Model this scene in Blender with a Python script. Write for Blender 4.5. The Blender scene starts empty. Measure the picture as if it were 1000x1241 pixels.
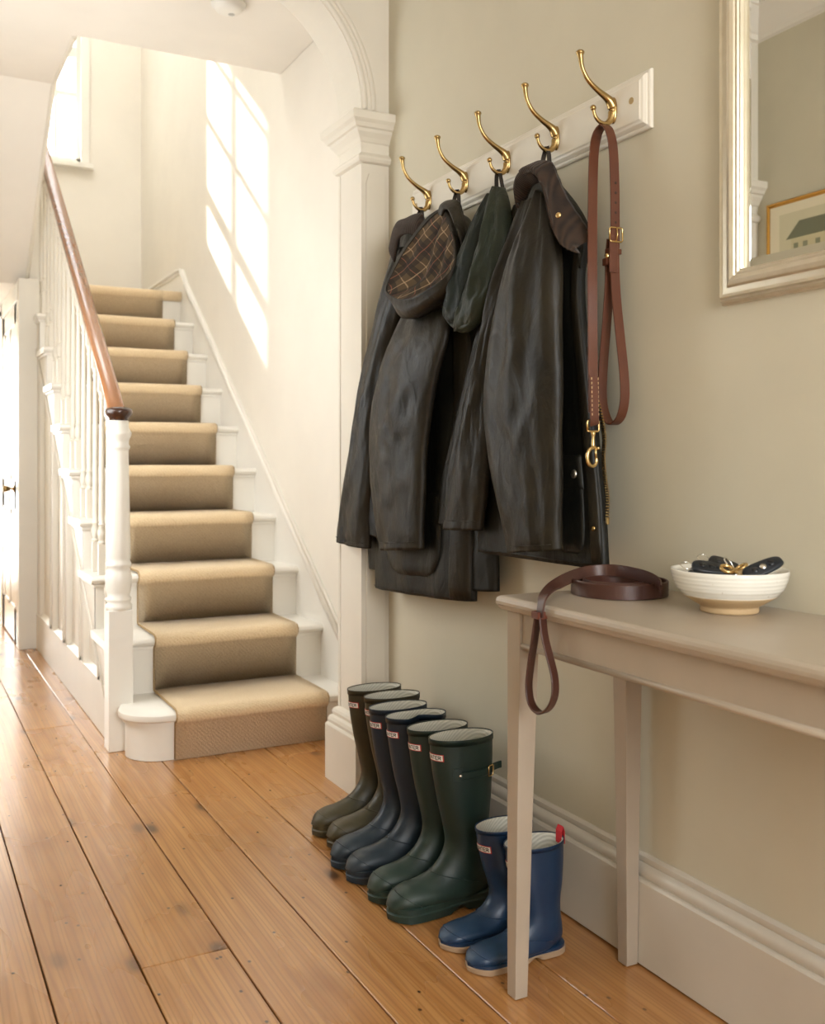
import bpy, bmesh, math, random
from mathutils import Vector, Matrix, noise
random.seed(7)
SC = bpy.context.scene
COL = SC.collection
PI = math.pi

# ------------------------------------------------------------------ camera, sky, sun, daylight, exposure
CAM_F, CAM_H, CAM_A = 1204.0, 1.1, math.radians(27.6)      # focal length in pixels of the 1000 px wide frame
cam_data = bpy.data.cameras.new('camera'); cam = bpy.data.objects.new('camera', cam_data); COL.objects.link(cam)
cam.location = (0, 0, CAM_H); cam.rotation_euler = (PI/2, 0, -CAM_A)
cam_data.sensor_fit = 'HORIZONTAL'; cam_data.sensor_width = 36.0; cam_data.lens = 36.0*CAM_F/1000.0
cam_data.shift_y = -62.5/1000.0
cam_data.clip_start = 0.02
cam_data.dof.use_dof = True; cam_data.dof.focus_distance = 2.45; cam_data.dof.aperture_fstop = 5.6
SC.camera = cam

world = bpy.data.worlds.new('sky'); SC.world = world; world.use_nodes = True
wn = world.node_tree.nodes['Background']; wn.inputs[0].default_value = (0.86, 0.93, 1.0, 1); wn.inputs[1].default_value = 4.0

def sun_light(name, d, strength, color, angle):
    l = bpy.data.lights.new(name, 'SUN'); l.energy = strength; l.color = color; l.angle = angle
    o = bpy.data.objects.new(name, l); COL.objects.link(o)
    o.rotation_euler = Vector(d).to_track_quat('-Z', 'Y').to_euler(); o.location = (1, 12, 9)
    return o
sun_light('sun', (1.0, -3.98, -3.08), 22.0, (1.0, 0.95, 0.87), math.radians(0.5))

def area_light(name, loc, d, sx, sy, power, color, spread=math.radians(170)):
    l = bpy.data.lights.new(name, 'AREA'); l.shape = 'RECTANGLE'; l.size = sx; l.size_y = sy; l.energy = power; l.color = color
    l.spread = spread
    o = bpy.data.objects.new(name, l); COL.objects.link(o); o.location = loc
    o.rotation_euler = Vector(d).to_track_quat('-Z', 'Z').to_euler()
    return o
# fill lights standing in for daylight at added, unseen openings: front door, side window,
# back door and rooflight; the last one sits at the visible landing window
area_light('front_fill_light', (0.45, -1.50, 1.75), (0.06, 1, -0.16), 1.3, 1.5, 60, (0.98, 0.98, 0.98))
area_light('side_fill_light', (-0.22, 3.95, 1.6), (1, 0.55, -0.05), 1.3, 1.5, 17, (1.0, 0.98, 0.955))
area_light('back_fill_light', (0.18, 8.45, 1.1), (0, -1, 0), 0.7, 1.9, 25, (1.0, 0.97, 0.93))
area_light('roof_fill_light', (0.7, 5.9, 5.40), (0, 0, -1), 1.4, 2.2, 8.0, (1.0, 0.975, 0.945))
area_light('landing_window_daylight', (1.06, 7.50, 4.2), (0, -1, -0.3), 0.34, 1.6, 1.5, (1.0, 0.975, 0.94))

vs = SC.view_settings
vs.view_transform = 'Standard'; vs.look = 'None'; vs.exposure = 0.0; vs.gamma = 1.0; vs.use_curve_mapping = False

# ------------------------------------------------------------------ helpers
def W(px, py, X):
    """point of the place seen at (px, py) of the photograph, at the measured distance X from the camera's hall line"""
    u = (px-500.0)/CAM_F; v = (558.0-py)/CAM_F
    s, c = math.sin(CAM_A), math.cos(CAM_A)
    t = X/(s+u*c)
    return Vector((X, t*(c-u*s), CAM_H+t*v))

ORIGIN = {}
def tag(o, label=None, cat=None, group=None, kind=None):
    if label: o['label'] = label
    if cat: o['category'] = cat
    if group: o['group'] = group
    if kind: o['kind'] = kind
    return o
def thing(name, loc, label, cat, group=None, rotz=0.0, kind=None):
    o = bpy.data.objects.new(name, None); COL.objects.link(o); o.empty_display_size = 0.05
    o.location = loc; o.rotation_euler = (0, 0, rotz)
    ORIGIN[o.name] = Vector(loc)
    return tag(o, label, cat, group, kind)
def mesh_obj(name, verts, faces, mat, parent=None, smooth=False, local=False, mats=None, fmat=None, sharp=None):
    """one mesh object; verts are world coordinates unless local (then relative to the parent's origin)"""
    base = Vector((0, 0, 0))
    if parent is not None and not local: base = ORIGIN[parent.name]
    me = bpy.data.meshes.new(name)
    me.from_pydata([tuple(Vector(v)-base) for v in verts], [], [tuple(f) for f in faces])
    me.validate(); me.update()
    bm = bmesh.new(); bm.from_mesh(me); bmesh.ops.recalc_face_normals(bm, faces=bm.faces)
    if sharp is not None:
        for e in bm.edges:
            if len(e.link_faces) == 2 and e.calc_face_angle(0) > sharp: e.smooth = False
    bm.to_mesh(me); bm.free()
    if smooth or sharp is not None:
        for p in me.polygons: p.use_smooth = True
    for m in (mats or [mat]): me.materials.append(m)
    if fmat:
        for p, k in zip(me.polygons, fmat): p.material_index = k
    o = bpy.data.objects.new(name, me); COL.objects.link(o)
    if parent is not None:
        o.parent = parent
        ORIGIN[o.name] = ORIGIN[parent.name]
    else: ORIGIN[o.name] = Vector((0, 0, 0))
    return o
class MB:
    """collects simple solids for ONE part"""
    def __init__(s): s.v = []; s.f = []
    def add(s, v, f):
        b = len(s.v); s.v += [Vector(p) for p in v]; s.f += [tuple(i+b for i in q) for q in f]; return s
    def box(s, x0, x1, y0, y1, z0, z1):
        return s.add([(x0,y0,z0),(x1,y0,z0),(x1,y1,z0),(x0,y1,z0),(x0,y0,z1),(x1,y0,z1),(x1,y1,z1),(x0,y1,z1)],
                     [(0,3,2,1),(4,5,6,7),(0,1,5,4),(1,2,6,5),(2,3,7,6),(3,0,4,7)])
    def prism(s, poly, axis, a, b):
        """poly: 2-D outline in the two other axes (x: (y,z), y: (x,z), z: (x,y)), extruded from a to b"""
        def P(p, t): return {'x': (t, p[0], p[1]), 'y': (p[0], t, p[1]), 'z': (p[0], p[1], t)}[axis]
        n = len(poly)
        return s.add([P(p, a) for p in poly]+[P(p, b) for p in poly],
                     [tuple(range(n)), tuple(range(2*n-1, n-1, -1))]+[(i, (i+1) % n, n+(i+1) % n, n+i) for i in range(n)])
    def rings(s, rings, cap0=True, cap1=True, closed=True):
        n = len(rings[0]); v = [p for r in rings for p in r]; f = []
        for k in range(len(rings)-1):
            for i in range(n if closed else n-1):
                j = (i+1) % n
                f.append((k*n+i, k*n+j, (k+1)*n+j, (k+1)*n+i))
        if cap0: f.append(tuple(range(n-1, -1, -1)))
        if cap1: f.append(tuple((len(rings)-1)*n+i for i in range(n)))
        return s.add(v, f)
    def lathe(s, prof, c, seg=24, axis=Vector((0, 0, 1)), cap0=True, cap1=True):
        """prof: (radius, height along axis) from base c"""
        axis = Vector(axis).normalized(); c = Vector(c)
        q = Vector((0, 0, 1)).rotation_difference(axis)
        R = []
        for r, h in prof:
            R.append([c+q @ Vector((r*math.cos(2*PI*i/seg), r*math.sin(2*PI*i/seg), h)) for i in range(seg)])
        return s.rings(R, cap0, cap1)
    def tube(s, path, rad, seg=10, cap=True):
        path = [Vector(p) for p in path]; n = len(path)
        if not hasattr(rad, '__len__'): rad = [rad]*n
        T = [(path[min(i+1, n-1)]-path[max(i-1, 0)]).normalized() for i in range(n)]
        up = Vector((0, 0, 1)) if abs(T[0].z) < .9 else Vector((1, 0, 0))
        nrm = T[0].cross(up).normalized(); R = []
        for i in range(n):
            if i: nrm = (T[i-1].rotation_difference(T[i]) @ nrm); nrm = (nrm-T[i]*nrm.dot(T[i])).normalized()
            b = T[i].cross(nrm)
            R.append([path[i]+(nrm*math.cos(2*PI*k/seg)+b*math.sin(2*PI*k/seg))*rad[i] for k in range(seg)])
        return s.rings(R, cap, cap)
    def ribbon(s, path, wvec, w, t):
        """flat strap along path: width w along wvec (one vector or one per point), thickness t; four corners per station"""
        path = [Vector(p) for p in path]; n = len(path)
        wv = [Vector(x) for x in wvec] if hasattr(wvec[0], '__len__') else [Vector(wvec)]*n
        R = []
        for i in range(n):
            T = (path[min(i+1, n-1)]-path[max(i-1, 0)]).normalized()
            a = wv[i]-T*wv[i].dot(T); a = a.normalized(); nn = T.cross(a)
            e = t*0.3
            R.append([path[i]+a*(w/2-e)+nn*t/2, path[i]-a*(w/2-e)+nn*t/2, path[i]-a*w/2+nn*(t/2-e), path[i]-a*w/2-nn*(t/2-e),
                      path[i]-a*(w/2-e)-nn*t/2, path[i]+a*(w/2-e)-nn*t/2, path[i]+a*w/2-nn*(t/2-e), path[i]+a*w/2+nn*(t/2-e)])
        return s.rings(R)
    def sphere(s, c, r, seg=14, rows=8, sc=(1, 1, 1)):
        c = Vector(c); R = []
        for k in range(rows+1):
            th = PI*(0.02+0.96*k/rows)
            R.append([c+Vector((r*sc[0]*math.sin(th)*math.cos(2*PI*i/seg), r*sc[1]*math.sin(th)*math.sin(2*PI*i/seg), r*sc[2]*math.cos(th))) for i in range(seg)])
        return s.rings(R)
    def build(s, name, mat, parent=None, smooth=False, bevel=0.0, bseg=2, sharp=None, local=False):
        o = mesh_obj(name, s.v, s.f, mat, parent, smooth, local, sharp=sharp)
        if bevel:
            bm = bmesh.new(); bm.from_mesh(o.data)
            es = [e for e in bm.edges if len(e.link_faces) == 2 and e.calc_face_angle(0) > 0.5]
            bmesh.ops.bevel(bm, geom=es, offset=bevel, segments=bseg, profile=0.6, affect='EDGES', clamp_overlap=True)
            bm.to_mesh(o.data); bm.free()
        return o
def struct(o, label=None):
    o['kind'] = 'structure'
    if label: o['label'] = label
    return o
def spline(pts, n):
    """Catmull-Rom through tuples/vectors, n samples, even in index"""
    P = [Vector(p) if len(p) in (2, 3, 4) else p for p in pts]; out = []
    m = len(P)-1
    for i in range(n):
        t = i*m/(n-1); k = min(int(t), m-1); u = t-k
        p0, p1, p2, p3 = P[max(k-1, 0)], P[k], P[k+1], P[min(k+2, m)]
        out.append(0.5*((2*p1)+(p2-p0)*u+(2*p0-5*p1+4*p2-p3)*u*u+(3*p1-p0-3*p2+p3)*u**3))
    return out
def lerp(a, b, t): return a+(b-a)*t
def interp(tab, x):
    for (x0, y0), (x1, y1) in zip(tab, tab[1:]):
        if x <= x1: return lerp(y0, y1, max(0.0, min(1.0, (x-x0)/(x1-x0))))
    return tab[-1][1]

# ------------------------------------------------------------------ materials
def srgb(r, g, b):
    def f(c):
        c /= 255.0
        return c/12.92 if c <= 0.04045 else ((c+0.055)/1.055)**2.4
    return (f(r), f(g), f(b), 1.0)
class Mat:
    def __init__(s, name):
        s.m = bpy.data.materials.new(name); s.m.use_nodes = True; s.t = s.m.node_tree
        s.b = s.t.nodes['Principled BSDF']; s.out = s.t.nodes['Material Output']
    def node(s, kind, **kw):
        n = s.t.nodes.new('ShaderNode'+kind)
        for k, v in kw.items():
            if k in n.inputs.keys(): n.inputs[k].default_value = v
            else: setattr(n, k, v)
        return n
    def link(s, a, ao, b, bi): s.t.links.new(a.outputs[ao], b.inputs[bi]); return b
    def coord(s, scale=(1, 1, 1), kind='Object', rot=(0, 0, 0)):
        tc = s.node('TexCoord'); mp = s.node('Mapping'); mp.inputs['Scale'].default_value = scale; mp.inputs['Rotation'].default_value = rot
        s.link(tc, kind, mp, 'Vector'); return mp
    def noise(s, mp, scale, detail=4.0, rough=0.55, dist=0.0):
        n = s.node('TexNoise'); n.inputs['Scale'].default_value = scale; n.inputs['Detail'].default_value = detail
        n.inputs['Roughness'].default_value = rough; n.inputs['Distortion'].default_value = dist
        s.link(mp, 'Vector', n, 'Vector'); return n
    def ramp(s, src, so, stops):
        r = s.node('ValToRGB'); e = r.color_ramp.elements
        while len(e) < len(stops): e.new(0.5)
        for k, (p, c) in enumerate(stops): e[k].position = p; e[k].color = c
        s.link(src, so, r, 'Fac'); return r
    def mix(s, fac, a, b, mode='MIX'):
        """a, b: colour tuples or (node, output); fac: number or (node, output)"""
        n = s.node('Mix'); n.data_type = 'RGBA'; n.blend_type = mode
        for v, i in ((fac, 0), (a, 6), (b, 7)):
            if isinstance(v, tuple) and hasattr(v[0], 'outputs'): s.t.links.new(v[0].outputs[v[1]], n.inputs[i])
            else: n.inputs[i].default_value = v
        return (n, 2)
    def color(s, v):
        if hasattr(v[0], 'outputs'): s.t.links.new(v[0].outputs[v[1]], s.b.inputs['Base Color'])
        else: s.b.inputs['Base Color'].default_value = v
        return s
    def bump(s, src, so, strength, dist=0.01, chain=None):
        b = s.node('Bump'); b.inputs['Strength'].default_value = strength; b.inputs['Distance'].default_value = dist
        s.t.links.new(src.outputs[so], b.inputs['Height'])
        if chain: s.t.links.new(chain.outputs[0], b.inputs['Normal'])
        s.t.links.new(b.outputs[0], s.b.inputs['Normal']); return b
    def set(s, **kw):
        for k, v in kw.items(): s.b.inputs[k.replace('_', ' ')].default_value = v
        return s
def paint(name, col, rough, var=0.05, bump=0.04, scale=3.0, fine=160.0):
    m = Mat(name); mp = m.coord(); n = m.noise(mp, scale, 5)
    dark = tuple(c*(1-var*2.2) for c in col[:3])+(1,)
    m.color(m.mix((m.ramp(n, 'Fac', [(.35, (0,0,0,1)), (.7, (1,1,1,1))]), 0), dark, col))
    f = m.noise(mp, fine, 3); m.bump(f, 'Fac', bump, 0.002); m.set(Roughness=rough)
    return m.m
def plain(name, col, rough=0.5, metal=0.0, bump=0.0, scale=120.0, var=0.0, coat=0.0):
    m = Mat(name); mp = m.coord(); n = m.noise(mp, scale, 4)
    if var: m.color(m.mix((m.noise(mp, scale*0.12, 3), 0), tuple(c*(1-var) for c in col[:3])+(1,), tuple(min(1, c*(1+var)) for c in col[:3])+(1,)))
    else: m.color(col)
    if bump: m.bump(n, 'Fac', bump, 0.003)
    m.set(Roughness=rough, Metallic=metal)
    if coat: m.set(Coat_Weight=coat, Coat_Roughness=0.2)
    return m.m
WALL = paint('stone_wall_paint', srgb(209, 201, 179), 0.75, 0.03, 0.05)
WALL_STAIR = paint('warm_white_wall_paint', srgb(238, 231, 219), 0.8, 0.02, 0.04)
CEIL = paint('ceiling_paint', srgb(238, 232, 222), 0.85, 0.02, 0.03)
TRIM = paint('cream_eggshell_trim', srgb(231, 224, 210), 0.42, 0.03, 0.03)
TRIM_W = paint('white_gloss_trim', srgb(240, 235, 225), 0.32, 0.02, 0.03)
BASEP = paint('stone_eggshell_baseboard', srgb(214, 206, 192), 0.42, 0.04, 0.04)
TABLE = paint('taupe_furniture_paint', srgb(180, 166, 148), 0.34, 0.04, 0.05, 6.0, 220.0)
DARKGAP = plain('dark_gap', (0.012, 0.009, 0.006, 1), 0.9, bump=0.1)

def carpet_mat():
    m = Mat('tan_wool_carpet'); mp = m.coord()
    big = m.noise(mp, 6, 3); fine = m.noise(mp, 190, 3, .7)
    w = m.node('TexWave'); w.wave_type = 'BANDS'; w.bands_direction = 'DIAGONAL'
    w.inputs['Scale'].default_value = 40.0; w.inputs['Distortion'].default_value = 3.0; w.inputs['Detail'].default_value = 1.0
    m.link(mp, 'Vector', w, 'Vector')
    c1 = m.mix((big, 0), srgb(230, 204, 164), srgb(240, 218, 182))
    c2 = m.mix((m.ramp(fine, 'Fac', [(.35, (0,0,0,1)), (.65, (1,1,1,1))]), 0), srgb(218, 190, 148), c1)
    c3 = m.mix((m.ramp(w, 'Fac', [(.2, (.0,0,0,1)), (.7, (.22,.22,.22,1))]), 0), c2, srgb(242, 222, 188))
    m.color(c3)
    b1 = m.bump(fine, 'Fac', 0.7, 0.006); m.bump(w, 'Fac', 0.18, 0.003, b1)
    m.set(Roughness=0.95, Sheen_Weight=0.25, Sheen_Roughness=0.5); m.b.inputs['Specular IOR Level'].default_value = 0.1
    return m.m
CARPET = carpet_mat()

def pine_mat():
    m = Mat('waxed_pine_board')
    tc = m.node('TexCoord'); oi = m.node('ObjectInfo')
    off = m.node('VectorMath'); off.operation = 'SCALE'; off.inputs['Scale'].default_value = 37.0
    cx = m.node('CombineXYZ'); m.link(oi, 'Random', cx, 'X'); m.link(oi, 'Random', cx, 'Y'); m.link(cx, 0, off, 0)
    add = m.node('VectorMath'); add.operation = 'ADD'; m.link(tc, 'Object', add, 0); m.link(off, 0, add, 1)
    def mp(scale):
        k = m.node('Mapping'); k.inputs['Scale'].default_value = scale; m.link(add, 0, k, 'Vector'); return k
    warp = m.noise(mp((2.2, 0.8, 1)), 2.0, 3)
    # cathedral grain: rings seen along the length
    grain = m.node('TexWave'); grain.wave_type = 'BANDS'; grain.bands_direction = 'X'
    grain.inputs['Scale'].default_value = 7.0; grain.inputs['Distortion'].default_value = 9.0; grain.inputs['Detail'].default_value = 2.5
    grain.inputs['Detail Scale'].default_value = 1.4
    m.link(mp((1.0, 0.07, 1)), 0, grain, 'Vector')
    fib = m.noise(mp((60, 2.0, 8)), 3.0, 4)
    fine = m.node('TexWave'); fine.wave_type = 'BANDS'; fine.bands_direction = 'X'; fine.inputs['Scale'].default_value = 26.0; fine.inputs['Distortion'].default_value = 14.0; fine.inputs['Detail'].default_value = 2.0; fine.inputs['Detail Scale'].default_value = 0.7
    m.link(mp((1.0, 0.05, 1)), 0, fine, 'Vector')
    blot = m.noise(mp((3, 1.2, 1)), 1.6, 3)
    c = m.mix((m.ramp(grain, 'Fac', [(.15, (0,0,0,1)), (.85, (1,1,1,1))]), 0), srgb(186, 130, 72), srgb(204, 150, 90))
    c = m.mix((m.ramp(fib, 'Fac', [(.3, (.0,0,0,1)), (.7, (.30,.30,.30,1))]), 0), c, srgb(210, 162, 104))
    c = m.mix((m.ramp(blot, 'Fac', [(.40, (0,0,0,1)), (.75, (.45,.45,.45,1))]), 0), c, srgb(156, 98, 48))
    c = m.mix((m.ramp(fine, 'Fac', [(.55, (0,0,0,1)), (.95, (.42,.42,.42,1))]), 0), c, srgb(150, 96, 50))
    # knots
    vor = m.node('TexVoronoi'); vor.voronoi_dimensions = '2D'; vor.inputs['Scale'].default_value = 1.0; vor.inputs['Randomness'].default_value = 1.0
    kw = m.node('Mix'); kw.data_type = 'VECTOR'; kw.inputs[0].default_value = 0.045; m.t.links.new(mp((4.4, 2.0, 1)).outputs[0], kw.inputs[4]); m.t.links.new(m.noise(mp((14, 9, 1)), 1.0, 2).outputs['Color'], kw.inputs[5]); m.t.links.new(kw.outputs[1], vor.inputs['Vector'])
    ks = m.node('SeparateColor'); m.link(vor, 'Color', ks, 0); gate = m.ramp(ks, 'Red', [(.30, (0,0,0,1)), (.42, (1,1,1,1))]); gate2 = m.ramp(ks, 'Green', [(.0, (.45,.45,.45,1)), (.8, (1,1,1,1))])
    kn = m.ramp(vor, 'Distance', [(.035, (.9,.9,.9,1)), (.10, (0,0,0,1))])
    halo = m.ramp(vor, 'Distance', [(.05, (.5,.5,.5,1)), (.22, (0,0,0,1))])
    kn = m.mix(1.0, (kn, 0), (gate, 0), 'MULTIPLY'); kn = m.mix(1.0, kn, (gate2, 0), 'MULTIPLY'); halo = m.mix(1.0, (halo, 0), (gate2, 0), 'MULTIPLY')
    c = m.mix(halo, c, srgb(146, 90, 44)); c = m.mix(kn, c, srgb(64, 40, 24))
    # nail holes
    v2 = m.node('TexVoronoi'); v2.voronoi_dimensions = '2D'; v2.inputs['Scale'].default_value = 1.0; m.link(mp((6.5, 4.5, 1)), 0, v2, 'Vector')
    c = m.mix((m.ramp(v2, 'Distance', [(.016, (.9,.9,.9,1)), (.030, (0,0,0,1))]), 0), c, srgb(50, 34, 22))
    # board to board tint
    c = m.mix((m.ramp(oi, 'Random', [(0, (0,0,0,1)), (1, (.28,.28,.28,1))]), 0), c, srgb(178, 122, 68))
    m.color(c)
    rr = m.node('MapRange'); rr.inputs['To Min'].default_value = 0.20; rr.inputs['To Max'].default_value = 0.36
    m.link(warp, 'Fac', rr, 'Value'); m.t.links.new(rr.outputs[0], m.b.inputs['Roughness'])
    m.set(Coat_Weight=0.55, Coat_Roughness=0.2)
    b1 = m.bump(fib, 'Fac', 0.10, 0.002); b2 = m.bump(grain, 'Fac', 0.05, 0.003, b1); m.bump(warp, 'Fac', 0.25, 0.006, b2)
    return m.m
PINE = pine_mat()

def glass_pane_mat(name, tint=(1, 1, 1, 1)):
    m = Mat(name); t = m.t
    tr = m.node('BsdfTransparent'); tr.inputs[0].default_value = tint
    gl = m.node('BsdfGlossy'); gl.inputs['Roughness'].default_value = 0.02
    fr = m.node('Fresnel'); mx = m.node('MixShader')
    t.links.new(fr.outputs[0], mx.inputs[0]); t.links.new(tr.outputs[0], mx.inputs[1]); t.links.new(gl.outputs[0], mx.inputs[2])
    t.links.new(mx.outputs[0], m.out.inputs[0]); return m.m
PANE = glass_pane_mat('clear_window_glass')
def frosted():
    m = Mat('frosted_window_glass'); tl = m.node('BsdfTranslucent'); tl.inputs[0].default_value = (.93, .93, .92, 1)
    m.t.links.new(tl.outputs[0], m.out.inputs[0]); return m.m
FROST = frosted()
MIRROR = Mat('silvered_glass').set(Metallic=1.0, Roughness=0.015).color((.90, .92, .90, 1)).m
BRASS = plain('aged_brass', srgb(178, 150, 100), 0.27, 1.0, 0.05, 60, 0.18)
BRASS_B = plain('bright_brass', srgb(218, 188, 132), 0.22, 1.0)
# ------------------------------------------------------------------ the setting
XW, XL = 1.47, -0.26            # painted wall beside the coats, wall opposite
XS = 1.655                      # wall beside the stairs
YA0, YA1 = 2.983, 3.165         # arch wall
YF = 7.57                       # landing wall
ZC, ZH = 2.96, 2.95

# floor: dark bed with the boards on it
fl = struct(MB().box(XL-.1, XS+.1, -1.75, 8.75, -.09, -.026).build('floor', DARKGAP), 'waxed pine floorboards running down the hall')
edges = [-0.26, -0.109, 0.088, 0.285, 0.4755, 0.673, 0.872, 1.066, 1.26, 1.452, 1.655]
cuts = {0: [2.6], 1: [0.9, 4.6], 2: [3.4], 3: [1.2, 5.6], 4: [2.18, 4.32], 5: [0.6, 5.0], 6: [4.4], 7: [3.065], 8: [1.05, 3.5], 9: [3.19]}
for i, (x0, x1) in enumerate(zip(edges, edges[1:])):
    ys = [-1.7]+cuts.get(i, [])+[8.7]
    for y0, y1 in zip(ys, ys[1:]):
        dz = random.uniform(-0.0008, 0.0008); g = 0.0017
        b = MB().box(x0+g, x1-g, y0+.001, y1-.001, -.024, dz)
        cx, cy = (x0+x1)/2, (y0+y1)/2
        o = b.build('plank', PINE, None, bevel=0.0016, bseg=1)
        for v in o.data.vertices: v.co.x -= cx; v.co.y -= cy
        o.location = (cx, cy, 0); o.parent = fl

def wall_hole(name, axis, t0, t1, a0, a1, z0, z1, holes, mat):
    """wall slab normal to axis between t0 and t1, spanning a0..a1 and z0..z1, with rectangular holes (a, a, z, z)"""
    m = MB(); A = sorted({a0, a1} | {h[0] for h in holes} | {h[1] for h in holes}); Z = sorted({z0, z1} | {h[2] for h in holes} | {h[3] for h in holes})
    for p, q in zip(A, A[1:]):
        for r, s in zip(Z, Z[1:]):
            cx, cz = (p+q)/2, (r+s)/2
            if any(h[0] < cx < h[1] and h[2] < cz < h[3] for h in holes): continue
            if axis == 'y': m.box(p, q, t0, t1, r, s)
            else: m.box(t0, t1, p, q, r, s)
    return struct(m.build(name, mat))
struct(MB().box(XW, XW+.18, -1.7, YA0+.01, -.02, 3.2).build('wall_right', WALL), 'stone painted wall behind coats and mirror')
struct(wall_hole('wall_left', 'x', XL-.15, XL, -1.7, 8.7, -.02, 5.6, [(3.25, 4.65, .85, 2.35)], WALL), 'stone painted wall opposite the coats')
struct(MB().box(XS, XS+.15, YA0+.01, YF+.2, -.02, 5.6).build('wall_stairs', WALL_STAIR), 'warm white wall beside the stairs with sunlight')
wall_hole('wall_landing', 'y', YF, YF+.22, XL, XS+.15, 2.15, 5.6, [(.87, 1.24, 3.27, 5.16)], WALL_STAIR)
wall_hole('wall_back', 'y', 8.6, 8.75, XL-.1, XS+.1, -.02, 2.6, [(-.17, .53, .05, 2.05)], WALL_STAIR)
wall_hole('wall_front', 'y', -1.75, -1.6, XL-.1, XW+.18, -.02, 3.2, [(-.1, 1.2, .1, 2.5)], WALL)
struct(MB().box(XL, XS, YA0, YA0+.12, 3.2, 5.6).build('wall_upper_hall', WALL_STAIR))
# ceilings and the sloping underside of the upper flight
struct(MB().box(XL-.1, XW+.1, -1.7, YA0+.01, ZH, 3.2).build('ceiling', CEIL), 'plain ceiling of the front hall')
struct(MB().box(XL, XS, YA1-.02, 4.54, ZC, 3.2).build('ceiling_stair_hall', CEIL, bevel=.006), 'white ceiling ending at the stairwell opening')
XE = 0.709
struct(MB().prism([(4.52, ZC), (5.20, ZC+.01), (6.33, 2.15), (8.62, 2.15), (8.62, 2.4), (6.42, 2.42), (5.35, 3.2), (4.52, 3.2)], 'x', XL, XE).build('ceiling_sloping_soffit', CEIL),
       'sloping plaster underside of the upper stair flight')
so = MB()
for p, q in (((4.55, ZC-.002), (5.20, ZC+.008)), ((5.20, ZC+.008), (6.33, 2.148))):
    so.ribbon([(XE-.004, p[0], p[1]+.02), (XE-.004, q[0], q[1]+.02)], (0, 0, 1) if p[0] < 5 else (0, .59, .8), .05, .022)
struct(so.build('trim_1', TRIM), 'narrow painted bead along the soffit edge')
up = MB(); up.box(XL-.1, XS+.15, YA0, 4.7, 5.5, 5.65); up.box(XL-.1, 0.0, 4.7, 7.0, 5.5, 5.65); up.box(1.4, XS+.15, 4.7, 7.0, 5.5, 5.65); up.box(XL-.1, XS+.15, 7.0, YF+.2, 5.5, 5.65)
struct(up.build('ceiling_upper', CEIL), 'upper stairwell ceiling around the added rooflight')

# arch wall: jambs and a three-centred arch
AXL, AXR, ZS = XL+.101, 1.369, 2.26
def arch_points(off=0.0, n=14):
    cxm = (AXL+AXR)/2; half = (AXR-AXL)/2; r = 0.44; e = half-r; phi = math.radians(65); k = e*math.tan(phi); R = r+e/math.cos(phi)
    pts = []
    for i in range(n+1):
        a = phi*i/n; pts.append((cxm+e+(r+off)*math.cos(a), ZS+(r+off)*math.sin(a)))
    for i in range(1, n+1):
        a = phi+(PI-2*phi)*i/n; pts.append((cxm+(R+off)*math.cos(a), ZS-k+(R+off)*math.sin(a)))
    for i in range(1, n+1):
        a = PI-phi+phi*i/n; pts.append((cxm-e+(r+off)*math.cos(a), ZS+(r+off)*math.sin(a)))
    return pts
ap = arch_points()
aw = MB()
ys = (YA0, YA1)
# spandrel above the arch as strips, jambs as boxes
for (xa, za), (xb, zb) in zip(ap, ap[1:]):
    aw.prism([(xa, za), (xb, zb), (xb, ZC+.2), (xa, ZC+.2)], 'y', *ys)
aw.box(AXR, XS+.02, YA0, YA1, -.02, ZC+.2); aw.box(XL-.02, AXL, YA0, YA1, -.02, ZC+.2)
o = struct(aw.build('wall_arch', TRIM), 'cream arch across the hall')
bm = bmesh.new(); bm.from_mesh(o.data); bmesh.ops.remove_doubles(bm, verts=bm.verts, dist=1e-5); bm.to_mesh(o.data); bm.free()
def arch_mould(name, o0, o1, d, label):
    inner, outer = arch_points(o0), arch_points(o1); m = MB(); R = []
    for (a, b), (c2, d2) in zip(inner, outer):
        R.append([(a, YA0+.002, b), (a+(c2-a)*.12, YA0-d*.7, b+(d2-b)*.12), (a+(c2-a)*.4, YA0-d, b+(d2-b)*.4), (a+(c2-a)*.75, YA0-d*.45, b+(d2-b)*.75), (c2, YA0+.002, d2)])
    m.rings(R, False, False, closed=False); return struct(m.build(name, TRIM, smooth=True), label)
arch_mould('trim_2', .004, .026, .012, 'rounded inner bead around the arch face'); arch_mould('trim_3', .034, .058, .008, 'outer moulding around the arch face')
def rect_stack(x0, x1, y0, y1, prof, flip):
    R = []
    for o_, z in prof:
        if not flip: R.append([(x0-o_, y0-o_, z), (x1, y0-o_, z), (x1, y1+o_, z), (x0-o_, y1+o_, z)])
        else: R.append([(x0, y0-o_, z), (x1+o_, y0-o_, z), (x1+o_, y1+o_, z), (x0, y1+o_, z)])
    return MB().rings(R)
CAP = [(.001, 2.082), (.012, 2.086), (.018, 2.096), (.018, 2.102), (.008, 2.112), (.001, 2.118), (.001, 2.150), (.006, 2.154), (.012, 2.165), (.024, 2.180), (.027, 2.190),
       (.034, 2.193), (.040, 2.205), (.050, 2.215), (.052, 2.238), (.047, 2.243), (.001, 2.250)]
PLI = [(.038, -.001), (.038, .188), (.034, .193), (.030, .194), (.031, .205), (.027, .216), (.018, .222), (.020, .233), (.016, .243), (.006, .250), (.001, .252)]
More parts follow.
